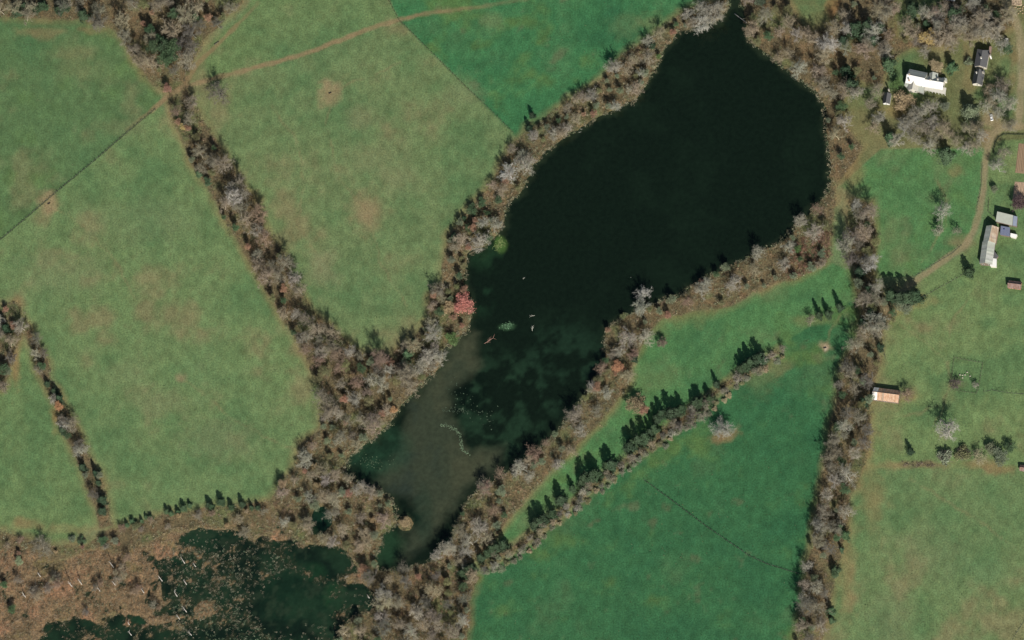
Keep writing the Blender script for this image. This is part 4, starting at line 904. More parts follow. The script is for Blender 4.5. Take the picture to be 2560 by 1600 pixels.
for k, area, hg, rd, pal, lb in [
  ('north_wood', 9, (.6, 2.2), (.8, 1.8), 'mix', 'brown brush and saplings under the wood above the track fork'),
  ('diagonal_hedge', 7, (.8, 2.6), (.8, 1.9), 'dark', 'tangled brown brush filling the diagonal hedgerow'),
  ('pond_northwest', 5, (.8, 2.6), (.8, 1.8), 'bank', 'straw and olive brush along the northern pond bank'),
  ('pond_southwest', 5, (.8, 2.6), (.8, 1.8), 'bank', 'tan and olive brush of the swamp wood by the shallow end'),
  ('marsh_margin', 7, (.5, 1.4), (.7, 1.5), 'bank', 'tan brush on the bank above the marsh'),
  ('west_hedge', 7, (.7, 2.2), (.8, 1.7), 'dark', 'brown brush filling the western hedgerow'),
  ('pond_southeast', 5, (.8, 2.6), (.8, 1.8), 'bank', 'reddish and straw brush along the southern pond bank'),
  ('south_wood', 7, (.8, 2.2), (.8, 1.8), 'dark', 'grey-brown brush in the wood below the outlet'),
  ('cedar_row', 5, (.5, 1.6), (.7, 1.5), 'dark', 'straw brush under the long row of cedars'),
  ('east_hedge', 7, (.7, 2.4), (.8, 1.8), 'dark', 'grey-brown brush filling the eastern hedgerow'),
  ('garden_wood', 11, (.5, 2.0), (.7, 1.6), 'mix', 'brown brush under the trees beside the house yard')]:
    brush('undergrowth', fill(HEDGES[k], area), hg, rd, PAL[pal], lb, 'undergrowth')
# sedge and overhanging brush along the water's edge
def rim(poly, n, jx):
    P = np.array(poly+poly[:1], float); sg = np.linalg.norm(np.diff(P, axis=0), axis=1); c = np.r_[0, np.cumsum(sg)]; t = rng.uniform(0, c[-1], n)
    p = np.column_stack([np.interp(t, c, P[:, 0]), np.interp(t, c, P[:, 1])])+rng.normal(0, jx, (n, 2)); p = p[(p[:, 0] > -10) & (p[:, 0] < 2430) & (p[:, 1] > -8) & (p[:, 1] < 1525)]
    g_ = ray_ground(p[:, 0]*K, p[:, 1]*K, W_LEVEL)[:, :2]; k_ = (np.clip(np.round((g_[:, 1]-y0)/STEP), 0, ny-1)*nx+np.clip(np.round((g_[:, 0]-x0)/STEP), 0, nx-1)).astype(int)
    return g_[(pd[k_] < 1.6) & (pd[k_] > -3.5)]
brush('sedge', rim(POND, 1500, 3.5), (.4, 1.9), (.6, 1.7), [(.19, .20, .12), (.29, .26, .18), (.33, .27, .18), (.23, .24, .14), (.36, .31, .22), (.15, .18, .10)], 'straw and olive sedge fringing the pond shore', 'sedge', 14, 10, (.12, .32), .04, coh=12)
mr = rim(MARSH, 0, 4); P_ = np.array(MARSH[4:-2], float)
gq = np.concatenate([ray_ground((P_[i]+(P_[i+1]-P_[i])*t)[0:1]*K, (P_[i]+(P_[i+1]-P_[i])*t)[1:2]*K, W_LEVEL)[:, :2] for i in range(len(P_)-1) for t in np.linspace(0, 1, 30)]); gq = gq+rng.normal(0, 1.4, gq.shape)
brush('sedge', gq, (.4, 1.3), (.5, 1.4), [(.30, .23, .15), (.36, .27, .17), (.24, .22, .14), (.33, .25, .17)], 'tan sedge fringing the black marsh water', 'sedge', 10, 12, (.1, .28), .035, coh=12)
# coarse tufts, thistles and droppings that speckle the grazed fields
okc = np.where((creg >= 1) & (chd < -6) & (ctr < 0) & ~inm & ~inp)[0]
tf = XY[ii[rng.choice(okc, 5200)]]+rng.uniform(0, STEP, (5200, 2)); tf = tf[vnoise(tf, 30, 99, 3)+rng.normal(0, .5, len(tf)) > -.1]
brush('grass_tufts', tf, (.12, .4), (.2, .55), [(.05, .09, .035), (.07, .115, .045), (.10, .135, .06), (.16, .17, .085), (.22, .21, .12)], 'scattered coarse grass tufts speckling the grazed pastures', 'grass', 5, 7, (.08, .2), .04, coh=25)
# russet thicket on the southern bank
brush('thicket', fill([(1895,560),(1962,520),(1968,600),(1930,640),(1860,660),(1850,620)], 2.2), (1.8, 3.6), (.8, 1.5), [(.27, .15, .11), (.31, .19, .135), (.24, .15, .12)], 'dense russet thicket on the southern pond bank near the bright meadow', 'thicket', 10, 16)
brush('thicket', fill([(1000,1330),(1130,1340),(1110,1420),(1100,1520),(850,1520),(900,1440)], 8), (1.5, 3), (.8, 1.6), [(.24, .20, .15), (.3, .24, .17), (.33, .2, .13)], 'grey thicket of saplings in the wood below the outlet', 'thicket', 6, 20)
# brush heap along the eroded gully
brush('brush_heap', fill([(2120,1096),(2160,1088),(2215,1094),(2222,1104),(2150,1104)], 1.0), (.4, 1.0), (.6, 1.2), [(.22, .17, .13), (.28, .22, .17)], 'long grey heap of roots and brush below the lone small cedar', 'brush heap', 4, 22)
# reeds of the marsh
g = fill(MARSH, 1.5); gi = (np.clip(np.round((g[:, 1]-y0)/STEP), 0, ny-1)*nx+np.clip(np.round((g[:, 0]-x0)/STEP), 0, nx-1)).astype(int)
g = g[Z[gi] > W_LEVEL-.05-.35*rng.uniform(0, 1, len(gi))**2]
brush('reeds', g, (.4, 1.1), (.5, 1.0), [(.16, .145, .10), (.25, .205, .145), (.32, .25, .175), (.38, .285, .205), (.27, .245, .165), (.15, .16, .10)], 'rust and straw coloured reeds covering the marsh hummocks', 'reeds', 4, 12, (.1, .22), .03, coh=16)
# tussocks standing in the marsh water
g = fill([(380,1300),(470,1262),(600,1285),(700,1330),(640,1380),(600,1440),(640,1510),(420,1520),(400,1400)], 5.5); g2 = fill([(600,1470),(800,1470),(800,1530),(560,1530)], 14); g3 = fill([(760,1350),(850,1370),(880,1430),(810,1440)], 22)
g = np.concatenate([g, g2, g3]); g = g[vnoise(g, 20, 95) > -.5]
brush('tussocks', g, (.4, .9), (.5, 1.3), [(.17, .17, .12), (.23, .22, .16), (.28, .245, .18), (.15, .19, .12)], 'pale sedge tussocks dotted over the dark marsh water', 'tussocks', 9, 14, (.12, .28), .035, zoff=.05)
# floating weed on the pond
def floats(name, pts, c, label, sz=(.25, .6)):
    V, F = leaves(np.column_stack([pts, np.full(len(pts), W_LEVEL+.05)]), rng.uniform(*sz, len(pts)), np.tile([0, 0, 6.], (len(pts), 1)), .5)
    V[:, 2] = np.maximum(V[:, 2], W_LEVEL+.012)
    tag(obj(name, mesh_np(name, V, F, MAT_BRUSH, False, np.tile(c, (len(V), 1))*np.repeat(rng.uniform(.6, 1.3, (len(pts), 1)), 4, 0))), label, 'water weed', None, 'stuff')
def along(line, n, jit_):
    L = np.array(line, float); s = np.r_[0, np.cumsum(np.linalg.norm(np.diff(L, axis=0), axis=1))]; t = rng.uniform(0, s[-1], n)
    p = np.column_stack([np.interp(t, s, L[:, 0]), np.interp(t, s, L[:, 1])])+rng.normal(0, jit_, (n, 2))
    return ray_ground(p[:, 0]*K, p[:, 1]*K, W_LEVEL)[:, :2]
floats('water_weed', along([(1040,1005),(1062,1005),(1078,1018),(1088,1032),(1092,1060),(1106,1072)], 170, 2.6), (.12, .17, .10), 'curved line of pale green floating weed on the silty shallows')
floats('water_weed', np.concatenate([along([(1040,970),(1085,968),(1110,975)], 60, 4), along([(1070,905),(1100,940),(1150,990),(1170,1000)], 60, 12)]), (.065, .095, .06), 'scattered weed clumps on the dark shallows beside the silt')
floats('water_weed', along([(850,1085),(900,1100),(930,1090)], 70, 7), (.07, .105, .06), 'scattered green weed on the western corner of the shallow end')
floats('water_weed', along([(1187,772),(1208,768)], 120, 4), (.09, .17, .09), 'oval raft of green weed in open water below the coral red tree')
floats('water_weed', along([(1172,590),(1183,575),(1186,566)], 170, 5), (.15, .20, .07), 'bright yellow-green algae raft on the western pond edge')

# drowned branches and stumps in the pond
def driftwood(x, y, L, n, label, c=(1, 1, 1), seed=0):
    r = np.random.default_rng(seed); b = G(x, y, W_LEVEL); e = empty('driftwood', (b.x, b.y, W_LEVEL), r.uniform(0, 6.28)); tag(e, label, 'driftwood')
    mb = MB(); mb.tube((-L/2, 0, -.15), (L/2, 0, .35), .17, .07); mb.build('trunk', MATS['deadwood'], e, True, c)
    mb = MB()
    for i in range(n):
        t = r.uniform(-.3, .5)*L; a = r.choice([-1, 1])*r.uniform(.5, 1.2); q = r.uniform(.25, .5)*L; mb.tube((t, 0, .1), (t+math.cos(a)*q, math.sin(a)*q, r.uniform(.1, .6)), .07, .02, 5)
    mb.build('branches', MATS['deadwood'], e, True, c)
for i, t in enumerate([(1238,657,1.8,4,'small pale stump showing in the middle of the pond'),(1258,746,3.2,5,'pale drowned branch in the pond, upper of two'),(1257,775,4.0,7,'pale drowned branch in the pond, lower of two'),(1155,805,7.0,8,'long reddish fallen branch lying in the water below the coral red tree'),(1372,305,1.6,3,'pale rock-like stump near the northern shore'),(1490,655,.8,2,'tiny pale stump right of the middle of the pond'),(1370,312,1.8,3,'pale stump touching the northern shore brush'),(820,1362,3.4,5,'pale dead branch in the black water of the outlet')]):
    driftwood(*t[:5], c=(1, .62, .55) if i == 3 else (.9, .95, .9), seed=i)

# ------------------------------------------------------------------ fences
def fence(line, label, hgt=1.2, gap=3.0, grass=.5, gc=(.07, .105, .05), rails=2, strip=7, post=.09, name='fence', cat='fence', gh=(.25, .6), wire=.012):
    P = [G(*p) for p in line]; e = empty(name, P[0]); tag(e, label, cat); org = P[0]
    mb, wr = MB(), MB(); gp = []
    for a, b in zip(P[:-1], P[1:]):
        d = b-a; L = d.length; u = d/L; k = max(1, round(L/gap)); n_ = Vector((-u.y, u.x, 0))
        for i in range(k):
            p = a+u*(L*i/k)-org; q = a+u*(L*(i+1)/k)-org
            mb.box(p.x-post, p.x+post, p.y-post, p.y+post, -.2, hgt)
            for z in np.linspace(.45, hgt-.1, rails): wr.tube((p.x, p.y, z), (q.x, q.y, z), wire, wire, 3)
        m = int(L*strip); t = rng.uniform(0, L, m); s = rng.normal(0, grass*.4, m)
        gp.append(np.array([[a.x+u.x*tt+n_.x*ss, a.y+u.y*tt+n_.y*ss] for tt, ss in zip(t, s)]))
    tag(mb.build('posts', MATS['post'], e, color=(1, 1, 1)), kind='stuff'); tag(wr.build('rails' if wire > .03 else 'wires', MATS['post'] if wire > .03 else MATS['steel'], e, color=(1, 1, 1)), kind='stuff')
    if strip:
        gp = np.concatenate(gp); n = len(gp); P0 = np.column_stack([gp, np.zeros(n)]); P1 = P0+np.column_stack([rng.normal(0, .18, (n, 2)), rng.uniform(*gh, n)])
        V, F = spikes(P0, P1, .09); V = V-np.array(org)
        tag(obj('long_grass', mesh_np('long_grass', V, F, MAT_BRUSH, False, np.tile(gc, (len(V), 1))*np.repeat(rng.uniform(.7, 1.3, (n, 1)), 4, 0)), e), kind='stuff')
    return e
fence([(367,257),(300,313),(225,378),(135,452),(70,508),(-15,580)], 'long straight wire fence with dark uncut grass between the two left pastures', grass=.7, strip=16, gc=(.06, .085, .045), gh=(.3, .8))
fence([(915,-6),(942,47),(1020,125),(1100,205),(1160,262),(1213,314)], 'wire fence dividing the straw-patched pasture from the dark green one', grass=.4, strip=7, gc=(.12, .14, .06), gh=(.1, .4))
fence([(1522,1134),(1590,1184),(1672,1246),(1772,1314),(1814,1333),(1892,1357)], 'thin dark fence line crossing the deep green pasture', grass=.35, strip=15, gc=(.03, .06, .03), gh=(.2, .6))
fence([(1464,1078),(1500,1107)], 'short fence crossing the bright green strip to the cedars', grass=.3, strip=9, gc=(.05, .09, .04))
fence([(2158,655),(2200,628),(2250,598),(2272,578)], 'fence with shadow along the inner side of the lower driveway', grass=.3, strip=9, gc=(.06, .09, .045), gh=(.2, .6))
fence([(2170,708),(2210,685),(2250,663),(2280,645)], 'thin fence below the driveway between the cedars', grass=.3, strip=8, gc=(.09, .10, .05))
fence([(2321,385),(2318,440),(2307,500)], 'fence along the meadow side of the driveway', grass=.3, strip=6, gc=(.10, .12, .06))
fence([(2336,470),(2334,500),(2348,512)], 'thin fence between the driveway and the pale barns', grass=.25, strip=9, gc=(.06, .08, .04))
fence([(2419,318),(2372,317),(2358,324),(2350,338),(2346,362)], 'low dark hedge-like fence curving along the garden side of the parking spot', grass=.5, strip=30, gc=(.07, .09, .04), gh=(.4, 1.0), hgt=1.0)
fence([(2325,925),(2345,922),(2380,928),(2425,932)], 'thin fence running right from the burial plot', grass=.25, strip=9, gc=(.07, .10, .05))
fence([(2419,1468),(2395,1505),(2390,1520)], 'thin fence crossing the bottom right corner of the pasture', grass=.25, strip=8, gc=(.06, .09, .05))
fence([(2076,775),(2084,810),(2092,850)], 'fence between the eastern hedgerow and the pale pasture', grass=.3, strip=7, gc=(.07, .08, .05))
fence([(2254,845),(2322,858),(2312,918),(2306,930),(2254,922),(2246,912),(2254,845)], 'low rail fence enclosing the small burial plot', hgt=1.2, gap=2.2, grass=.3, strip=3, gc=(.14, .16, .09), rails=2, wire=.035, name='rail_fence', gh=(.1, .35))
# gravestones in the plot
for i, (x, y) in enumerate([(2268,886),(2274,887),(2280,886),(2274,893),(2285,880),(2292,889)]):
    b = G(x, y); e = empty('gravestone', b, random.uniform(-.1, .1)); tag(e, ['first gravestone of the upper row, nearest the round bush','second gravestone of the upper row in the burial plot','third gravestone of the upper row in the burial plot','single gravestone below the upper row','gravestone nearest the top fence of the burial plot','gravestone nearest the right side of the burial plot'][i], 'gravestone')
    MB().box(-.45, .45, -.2, .2, -.05, .15).build('base', MATS['stone'], e, color=(.8, .8, .8))
    m = MB(); m.box(-.32, .32, -.09, .09, .15, .75); m.poly([(-.32,-.09,.75),(.32,-.09,.75),(.2,-.09,.92),(-.2,-.09,.92),(-.32,.09,.75),(.32,.09,.75),(.2,.09,.92),(-.2,.09,.92)], [(0,1,2,3),(7,6,5,4),(1,5,6,2),(2,6,7,3),(3,7,4,0)]); m.build('headstone', MATS['stone'], e, color=(1, 1, 1))
# ------------------------------------------------------------------ buildings
def window(parent, c, u, n, wd, hg):
    """framed window on a wall: c centre, u along the wall, n outward"""
    up_ = Vector((0, 0, 1))
    def slab_(name, mat, w_, h_, o0, o1, par):
        m = MB(); pts = []
        for o in (o0, o1):
            for sx, sz in ((-1, -1), (1, -1), (1, 1), (-1, 1)): pts.append(c+u*(sx*w_/2)+up_*(sz*h_/2)+n*o)
        m.poly(pts, [(0,1,2,3),(7,6,5,4),(0,4,5,1),(1,5,6,2),(2,6,7,3),(3,7,4,0)]); return m.build(name, mat, par, color=(1, 1, 1))
    f = slab_('window', MATS['trim'], wd+.24, hg+.24, -.02, .05, parent); slab_('pane', MATS['glass'], wd, hg, .0, .065, f)
    return f
def door(parent, c, u, n, wd=1.0, hg=2.1, mat='door'):
    m = MB(); pts = []
    for o in (-.02, .07):
        for sx, z in ((-1, 0), (1, 0), (1, hg), (-1, hg)): pts.append(c+u*(sx*wd/2)+Vector((0, 0, z))+n*o)
    m.poly(pts, [(0,1,2,3),(7,6,5,4),(0,4,5,1),(1,5,6,2),(2,6,7,3),(3,7,4,0)]); return m.build('door', MATS[mat], parent, color=(1, 1, 1))
def gable(parent, a, b, zr, ze, w1, w2, roof1, roof2, wall, oh=.35, panels=0, panelmats=None, wins=(0, 0), hip=(0, 0), drs=True):
    """volume under a ridge from a to b (survey points seen at ridge height); side 1 is to the right of a->b"""
    org = parent.location
    A, B = G(*a, zr)-org, G(*b, zr)-org; A.z = B.z = 0
    u = (B-A).normalized(); n = Vector((u.y, -u.x, 0)); L = (B-A).length; Zv = Vector((0, 0, 1))
    def pt(s, t, z): return A+u*s+n*t+Zv*z
    h1, h2 = hip
    m = MB(); P = []
    for s in (0, L):
        P += [pt(s, w1, -.1), pt(s, w1, ze), pt(s, 0, (zr if (h1 if s == 0 else h2) == 0 else ze)-.02), pt(s, -w2, ze), pt(s, -w2, -.1)]
    m.poly(P, [(0,1,2,3,4),(9,8,7,6,5),(0,5,6,1),(3,8,9,4),(1,6,7,2),(2,7,8,3)]); m.build('wall', MATS[wall], parent, color=(1, 1, 1))
    s1, s2 = (zr-ze)/w1, (zr-ze)/w2
    e0, e1 = -oh, L+oh
    def slope(sgn, wdt, sl, mat, nm):
        lo = zr-sl*(wdt+oh)
        def q(s0, s1_, top0, top1, dz, t):
            x = [pt(top0, 0, zr+dz), pt(s0, sgn*(wdt+oh), lo+dz), pt(s1_, sgn*(wdt+oh), lo+dz), pt(top1, 0, zr+dz)]
            if sgn < 0: x = x[::-1]
            return MB().slab(*x, t)
        r_ = q(e0, e1, e0+h1, e1-h2, .14, .12).build(nm, MATS[mat], parent, color=(1, 1, 1))
        if panels:
            for i in range(panels):
                c0, c1 = e0+(e1-e0)*i/panels+.015, e0+(e1-e0)*(i+1)/panels-.015; g_ = random.uniform(.82, 1.15)
                mm = MATS[(panelmats or {}).get(i, mat)]
                q(c0, c1, c0, c1, .155+.02*random.random(), .03).build('roof_panel', mm, r_, color=(g_, g_*random.uniform(.96, 1.02), g_*random.uniform(.94, 1.02)))
        return r_
    slope(1, w1, s1, roof1, 'roof'); slope(-1, w2, s2, roof2, 'roof')
    MB().tube(pt(e0+h1, 0, zr+.17), pt(e1-h2, 0, zr+.17), .11, .11, 5).build('ridge_cap', MATS[roof1], parent, color=(.9, .9, .9))
    for s, hh in ((e0, h1), (e1, h2)):
        if hh:
            top = pt(s+(hh if s == e0 else -hh), 0, zr+.14); f1 = pt(s, w1+oh, zr-s1*(w1+oh)+.135); f2 = pt(s, -w2-oh, zr-s2*(w2+oh)+.135)
            m = MB(); m.poly([top, f1, f2, top-Zv*.1, f1-Zv*.1, f2-Zv*.1], [(0,1,2),(5,4,3),(0,3,4,1),(1,4,5,2),(2,5,3,0)]); m.build('roof_hip', MATS[roof1], parent, color=(1, 1, 1))
    for k in range(wins[0]):
        for sgn, wdt in ((1, w1),):
            z = ze*.55
            window(parent, pt(L*(k+.5)/wins[0], sgn*wdt, z), u, n*sgn, .9, min(1.4, ze*.4))
            if ze > 4.8: window(parent, pt(L*(k+.5)/wins[0], sgn*wdt, ze-.95), u, n*sgn, .9, 1.2)
    for k in range(wins[1]):
        window(parent, pt(L, -w2+(w1+w2)*(k+.5)/wins[1], ze*.55), n, u, .9, min(1.4, ze*.4))
    if drs: door(parent, pt(L*(.5 if wins[0] % 2 == 0 else .28), w1, 0), u, n)
    return dict(pt=pt, L=L, u=u, n=n)
def patch_roof(parent, pts, zs, mat, wall, name='roof', t=.14, color=(1, 1, 1)):
    """single-pitch roof over a four-cornered lean-to with walls; survey corners seen at heights zs, counter-clockwise"""
    org = parent.location
    q = [G(*p, z)-org for p, z in zip(pts, zs)]
    q = [Vector((p.x, p.y, z)) for p, z in zip(q, zs)]
    c = sum(q, Vector())/4
    if (q[1]-q[0]).cross(q[2]-q[1]).z < 0: q = q[::-1]
    r_ = MB().slab(*q, t).build(name, MATS[mat], parent, color=color)
    if wall:
        i_ = [p+(Vector((c.x, c.y, p.z))-p)*.07-Vector((0, 0, t+.015)) for p in q]; lo = [Vector((p.x, p.y, -.1)) for p in i_]
        m = MB(); m.poly(i_+lo, [(0,1,2,3),(7,6,5,4),(0,4,5,1),(1,5,6,2),(2,6,7,3),(3,7,4,0)]); m.build('wall', MATS[wall], parent, color=(1, 1, 1))
    return r_
def chimney(parent, p, z0, z1, mat='brick', s=.45):
    q = G(*p, z1)-parent.location
    c = MB().box(q.x-s, q.x+s, q.y-s, q.y+s, z0, z1).build('chimney', MATS[mat], parent, color=(1, 1, 1))
    MB().box(q.x-s-.08, q.x+s+.08, q.y-s-.08, q.y+s+.08, z1-.003, z1+.16).build('chimney_cap', MATS['stone'], c, color=(.8, .8, .8))
def Zc(ox, oy, k): return lambda x, y: ((ox+x/k)/K, (oy+y/k)/K)
z1 = Zc(2180, 140, 10.079); z2 = Zc(2400, 80, 9.45); z3 = Zc(2440, 500, 6.3); z6 = Zc(2140, 900, 9.45); z5 = Zc(2440, 300, 6.875); z4 = Zc(2440, 0, 18.9); z7 = Zc(2340, 860, 4.446)

H_ = empty('white_house', G(*z1(1340, 760))); tag(H_, 'large white farmhouse with a bright metal roof, cross gables and porches', 'house')
gable(H_, z1(890, 468), z1(1322, 562), 8.2, 5.4, 4.2, 4.6, 'white_roof', 'pale_roof', 'white_wall', wins=(4, 0))  # white roof throughout; north slope's shade is put into a greyer colour
gable(H_, z1(1326, 592), z1(1786, 668), 7.0, 4.6, 3.6, 3.4, 'white_roof', 'pale_roof', 'white_wall', wins=(4, 2))  # north side again greyer than the south, shade painted as roof colour
gable(H_, z1(1066, 535), z1(1012, 828), 6.4, 4.2, 2.9, 2.9, 'cream_roof', 'cream_roof', 'white_wall', wins=(0, 2), drs=False)
gable(H_, z1(1508, 600), z1(1528, 412), 6.3, 4.2, 2.8, 2.2, 'pale_roof', 'pale_roof', 'white_wall', wins=(1, 0), drs=False)
patch_roof(H_, [z1(1330, 730), z1(1320, 862), z1(1850, 965), z1(1872, 800)], [4.3, 3.0, 3.0, 4.3], 'cream_roof', None, 'porch_roof')
patch_roof(H_, [z1(1140, 655), z1(1130, 880), z1(1300, 952), z1(1330, 690)], [3.7, 3.0, 3.0, 3.7], 'pale_roof', 'white_wall', 'porch_roof')
patch_roof(H_, [z1(880, 480), z1(815, 740), z1(920, 820), z1(940, 700)], [4.4, 3.2, 3.0, 4.3], 'pale_roof', 'white_wall', 'porch_roof')
patch_roof(H_, [z1(1765, 530), z1(1780, 625), z1(1882, 648), z1(1885, 565)], [3.4, 3.4, 2.9, 2.9], 'pale_roof', 'white_wall', 'porch_roof')
patch_roof(H_, [z1(960, 372), z1(955, 410), z1(1365, 500), z1(1370, 462)], [6.3, 6.7, 6.7, 6.3], 'pale_roof', None, 'roof_walk', color=(.8, .85, .9))
for p, a_, b_, mt in ((z1(935, 455), 7, 9.6, 'brick'), (z1(1468, 600), 5.5, 8.6, 'trim'), (z1(1655, 575), 5, 7.4, 'trim'), (z1(925, 590), 6, 8.4, 'brick')): chimney(H_, p, a_, b_, mt, .4)
for i in range(7):   # porch posts
    q0, q1 = G(*z1(1335, 868), 2.9), G(*z1(1845, 965), 2.9); q = q0.lerp(q1, .02+.16*i)-H_.location; MB().box(q.x-.09, q.x+.09, q.y-.02+.1, q.y+.16+.1, -.1, 2.86).build('porch_post', MATS['trim'], H_, color=(1, 1, 1))

H2 = empty('shingled_house', G(*z2(560, 600))); tag(H2, 'larger grey shingled house with two white chimneys beside the driveway', 'house')
gable(H2, z2(540, 395), z2(468, 785), 6.2, 4.0, 3.6, 3.6, 'grey_shingle', 'grey_shingle', 'stone', wins=(3, 2), hip=(1.4, 0)); 
# side 1 lies to the west when the ridge runs south, so the mirrored wing carries the eastern lean-to
patch_roof(H2, [z2(700, 330), z2(655, 560), z2(705, 570), z2(752, 345)], [3.6, 3.6, 2.9, 2.9], 'brown_roof', 'wood_wall', 'lean_to_roof')
patch_roof(H2, [z2(600, 690), z2(575, 790), z2(610, 800), z2(650, 700)], [3.2, 3.2, 2.8, 2.8], 'cream_roof', 'white_wall', 'porch_roof')
chimney(H2, z2(495, 600), 5, 7.6, 'trim', .4); chimney(H2, z2(712, 552), 1.5, 6.8, 'trim', .4)
H3 = empty('shingled_cottage', G(*z2(440, 1060))); tag(H3, 'small dark shingled cottage just below the larger shingled house', 'cottage')
gable(H3, z2(448, 880), z2(386, 1198), 5.4, 3.4, 2.8, 3.0, 'dark_shingle', 'grey_shingle', 'white_wall', wins=(2, 1))
chimney(H3, z2(388, 948), 3.4, 6.2, 'trim', .35); chimney(H3, z2(540, 945), 1.5, 5.6, 'stone', .35)
H4 = empty('garden_shed', G(*z1(370, 1080))); tag(H4, 'small dark-roofed shed with a white gable near the orange-tan tree', 'shed')
gable(H4, z1(385, 925), z1(345, 1165), 4.3, 2.7, 2.0, 2.0, 'dark_shingle', 'grey_shingle', 'trim', wins=(1, 1)); chimney(H4, z1(420, 845), 1, 5.0, 'stone', .35)

H5 = empty('long_barn', G(*z3(200, 720))); tag(H5, 'long pale metal-roofed barn, its upper half patched with rust, beside the driveway', 'barn')
gable(H5, z3(250, 405), z3(203, 636), 6.4, 4.0, 3.6, 3.8, 'pale_roof', 'rust_patch', 'wood_wall', panels=9, wins=(2, 0))
gable(H5, z3(188, 650), z3(142, 982), 6.1, 3.8, 3.5, 3.9, 'pale_roof', 'pale_roof', 'wood_wall', panels=13, wins=(3, 2))
patch_roof(H5, [z3(232, 912), z3(222, 1038), z3(322, 1052), z3(324, 925)], [3.5, 3.5, 2.6, 2.6], 'white_roof', 'white_wall', 'lean_to_roof')
patch_roof(H5, [z3(262, 775), z3(235, 905), z3(325, 918), z3(352, 880)], [3.0, 3.0, 2.4, 2.4], 'grey_shingle', 'wood_wall', 'lean_to_roof')
H6 = empty('equipment_shed', G(*z3(440, 300))); tag(H6, 'flat pale-roofed equipment shed above the slate-blue lean-to', 'shed')
patch_roof(H6, [z3(335, 180), z3(308, 335), z3(572, 402), z3(585, 240)], [4.6, 3.7, 3.7, 4.6], 'pale_roof', 'wood_wall', color=(.95, .95, .92))
patch_roof(H6, [z3(590, 245), z3(578, 400), z3(640, 412), z3(652, 262)], [4.1, 3.4, 3.2, 3.9], 'blue_roof', 'wood_wall', 'side_roof', color=(1.6, 1.6, 1.4))
H7 = empty('blue_shed', G(*z3(455, 490))); tag(H7, 'square slate-blue roofed shed between the two pale barn roofs', 'shed')
patch_roof(H7, [z3(392, 405), z3(378, 545), z3(530, 572), z3(535, 432)], [3.3, 2.7, 2.7, 3.3], 'blue_roof', 'wood_wall')
MB().box(-.5, .5, -.3, .3, 3.0, 3.6).build('roof_vent', MATS['blue_roof'], H7, color=(.6, .6, .9))
H8 = empty('small_white_shed', G(*z3(590, 555))); tag(H8, 'small bright white roofed shed right of the slate-blue shed', 'shed')
patch_roof(H8, [z3(545, 520), z3(540, 575), z3(622, 600), z3(650, 545)], [2.8, 2.4, 2.4, 2.8], 'white_roof', 'white_wall')
H9 = empty('brown_shed', G(*z3(600, 1330))); tag(H9, 'small brown gabled shed standing alone below the long barn', 'shed')
gable(H9, z3(508, 1308), z3(702, 1332), 3.7, 2.4, 2.2, 2.0, 'brown_roof', 'brown_roof', 'brick', wins=(2, 1))
HA = empty('rusty_barn', G(*z6(700, 860))); tag(HA, 'barn with a rust-orange metal roof and one white roof section beside the hedgerow', 'barn')
gable(HA, z6(402, 748), z6(1002, 826), 5.4, 3.2, 4.0, 3.4, 'rust', 'rust', 'wood_wall', panels=16, panelmats={0: 'white_roof', 1: 'white_roof', 2: 'white_roof', 6: 'rust_patch'}, wins=(3, 1))
HB = empty('run_in_shed', G(*z7(968, 1390))); tag(HB, 'tiny brown shed at the right border above the lower pasture', 'shed')
gable(HB, z7(936, 1368), z7(990, 1376), 3.0, 2.1, 1.6, 1.5, 'brown_roof', 'brown_roof', 'wood_wall', wins=(1, 0))
HC = empty('white_outbuilding', G(2246, -4)); tag(HC, 'white roofed outbuilding cut off by the top border', 'outbuilding')
gable(HC, (2234, -14), (2256, -10), 4.2, 3.0, 2.6, 2.4, 'white_roof', 'pale_roof', 'white_wall', wins=(2, 1))
HD = empty('well_house', G(*z2(1095, 235))); tag(HD, 'tiny white roofed well house on the grass beside the driveway', 'well house')
gable(HD, z2(1096, 148), z2(1086, 250), 2.4, 1.7, .95, .95, 'white_roof', 'cream_roof', 'white_wall', oh=.12, wins=(0, 0))
HE = empty('tool_shed', G(*z4(330, 780))); tag(HE, 'small dark roofed shed among the bare trees above the shingled houses', 'shed')
gable(HE, z4(205, 690), z4(470, 740), 3.0, 2.1, 1.5, 1.4, 'dark_shingle', 'dark_shingle', 'stone', wins=(1, 1))

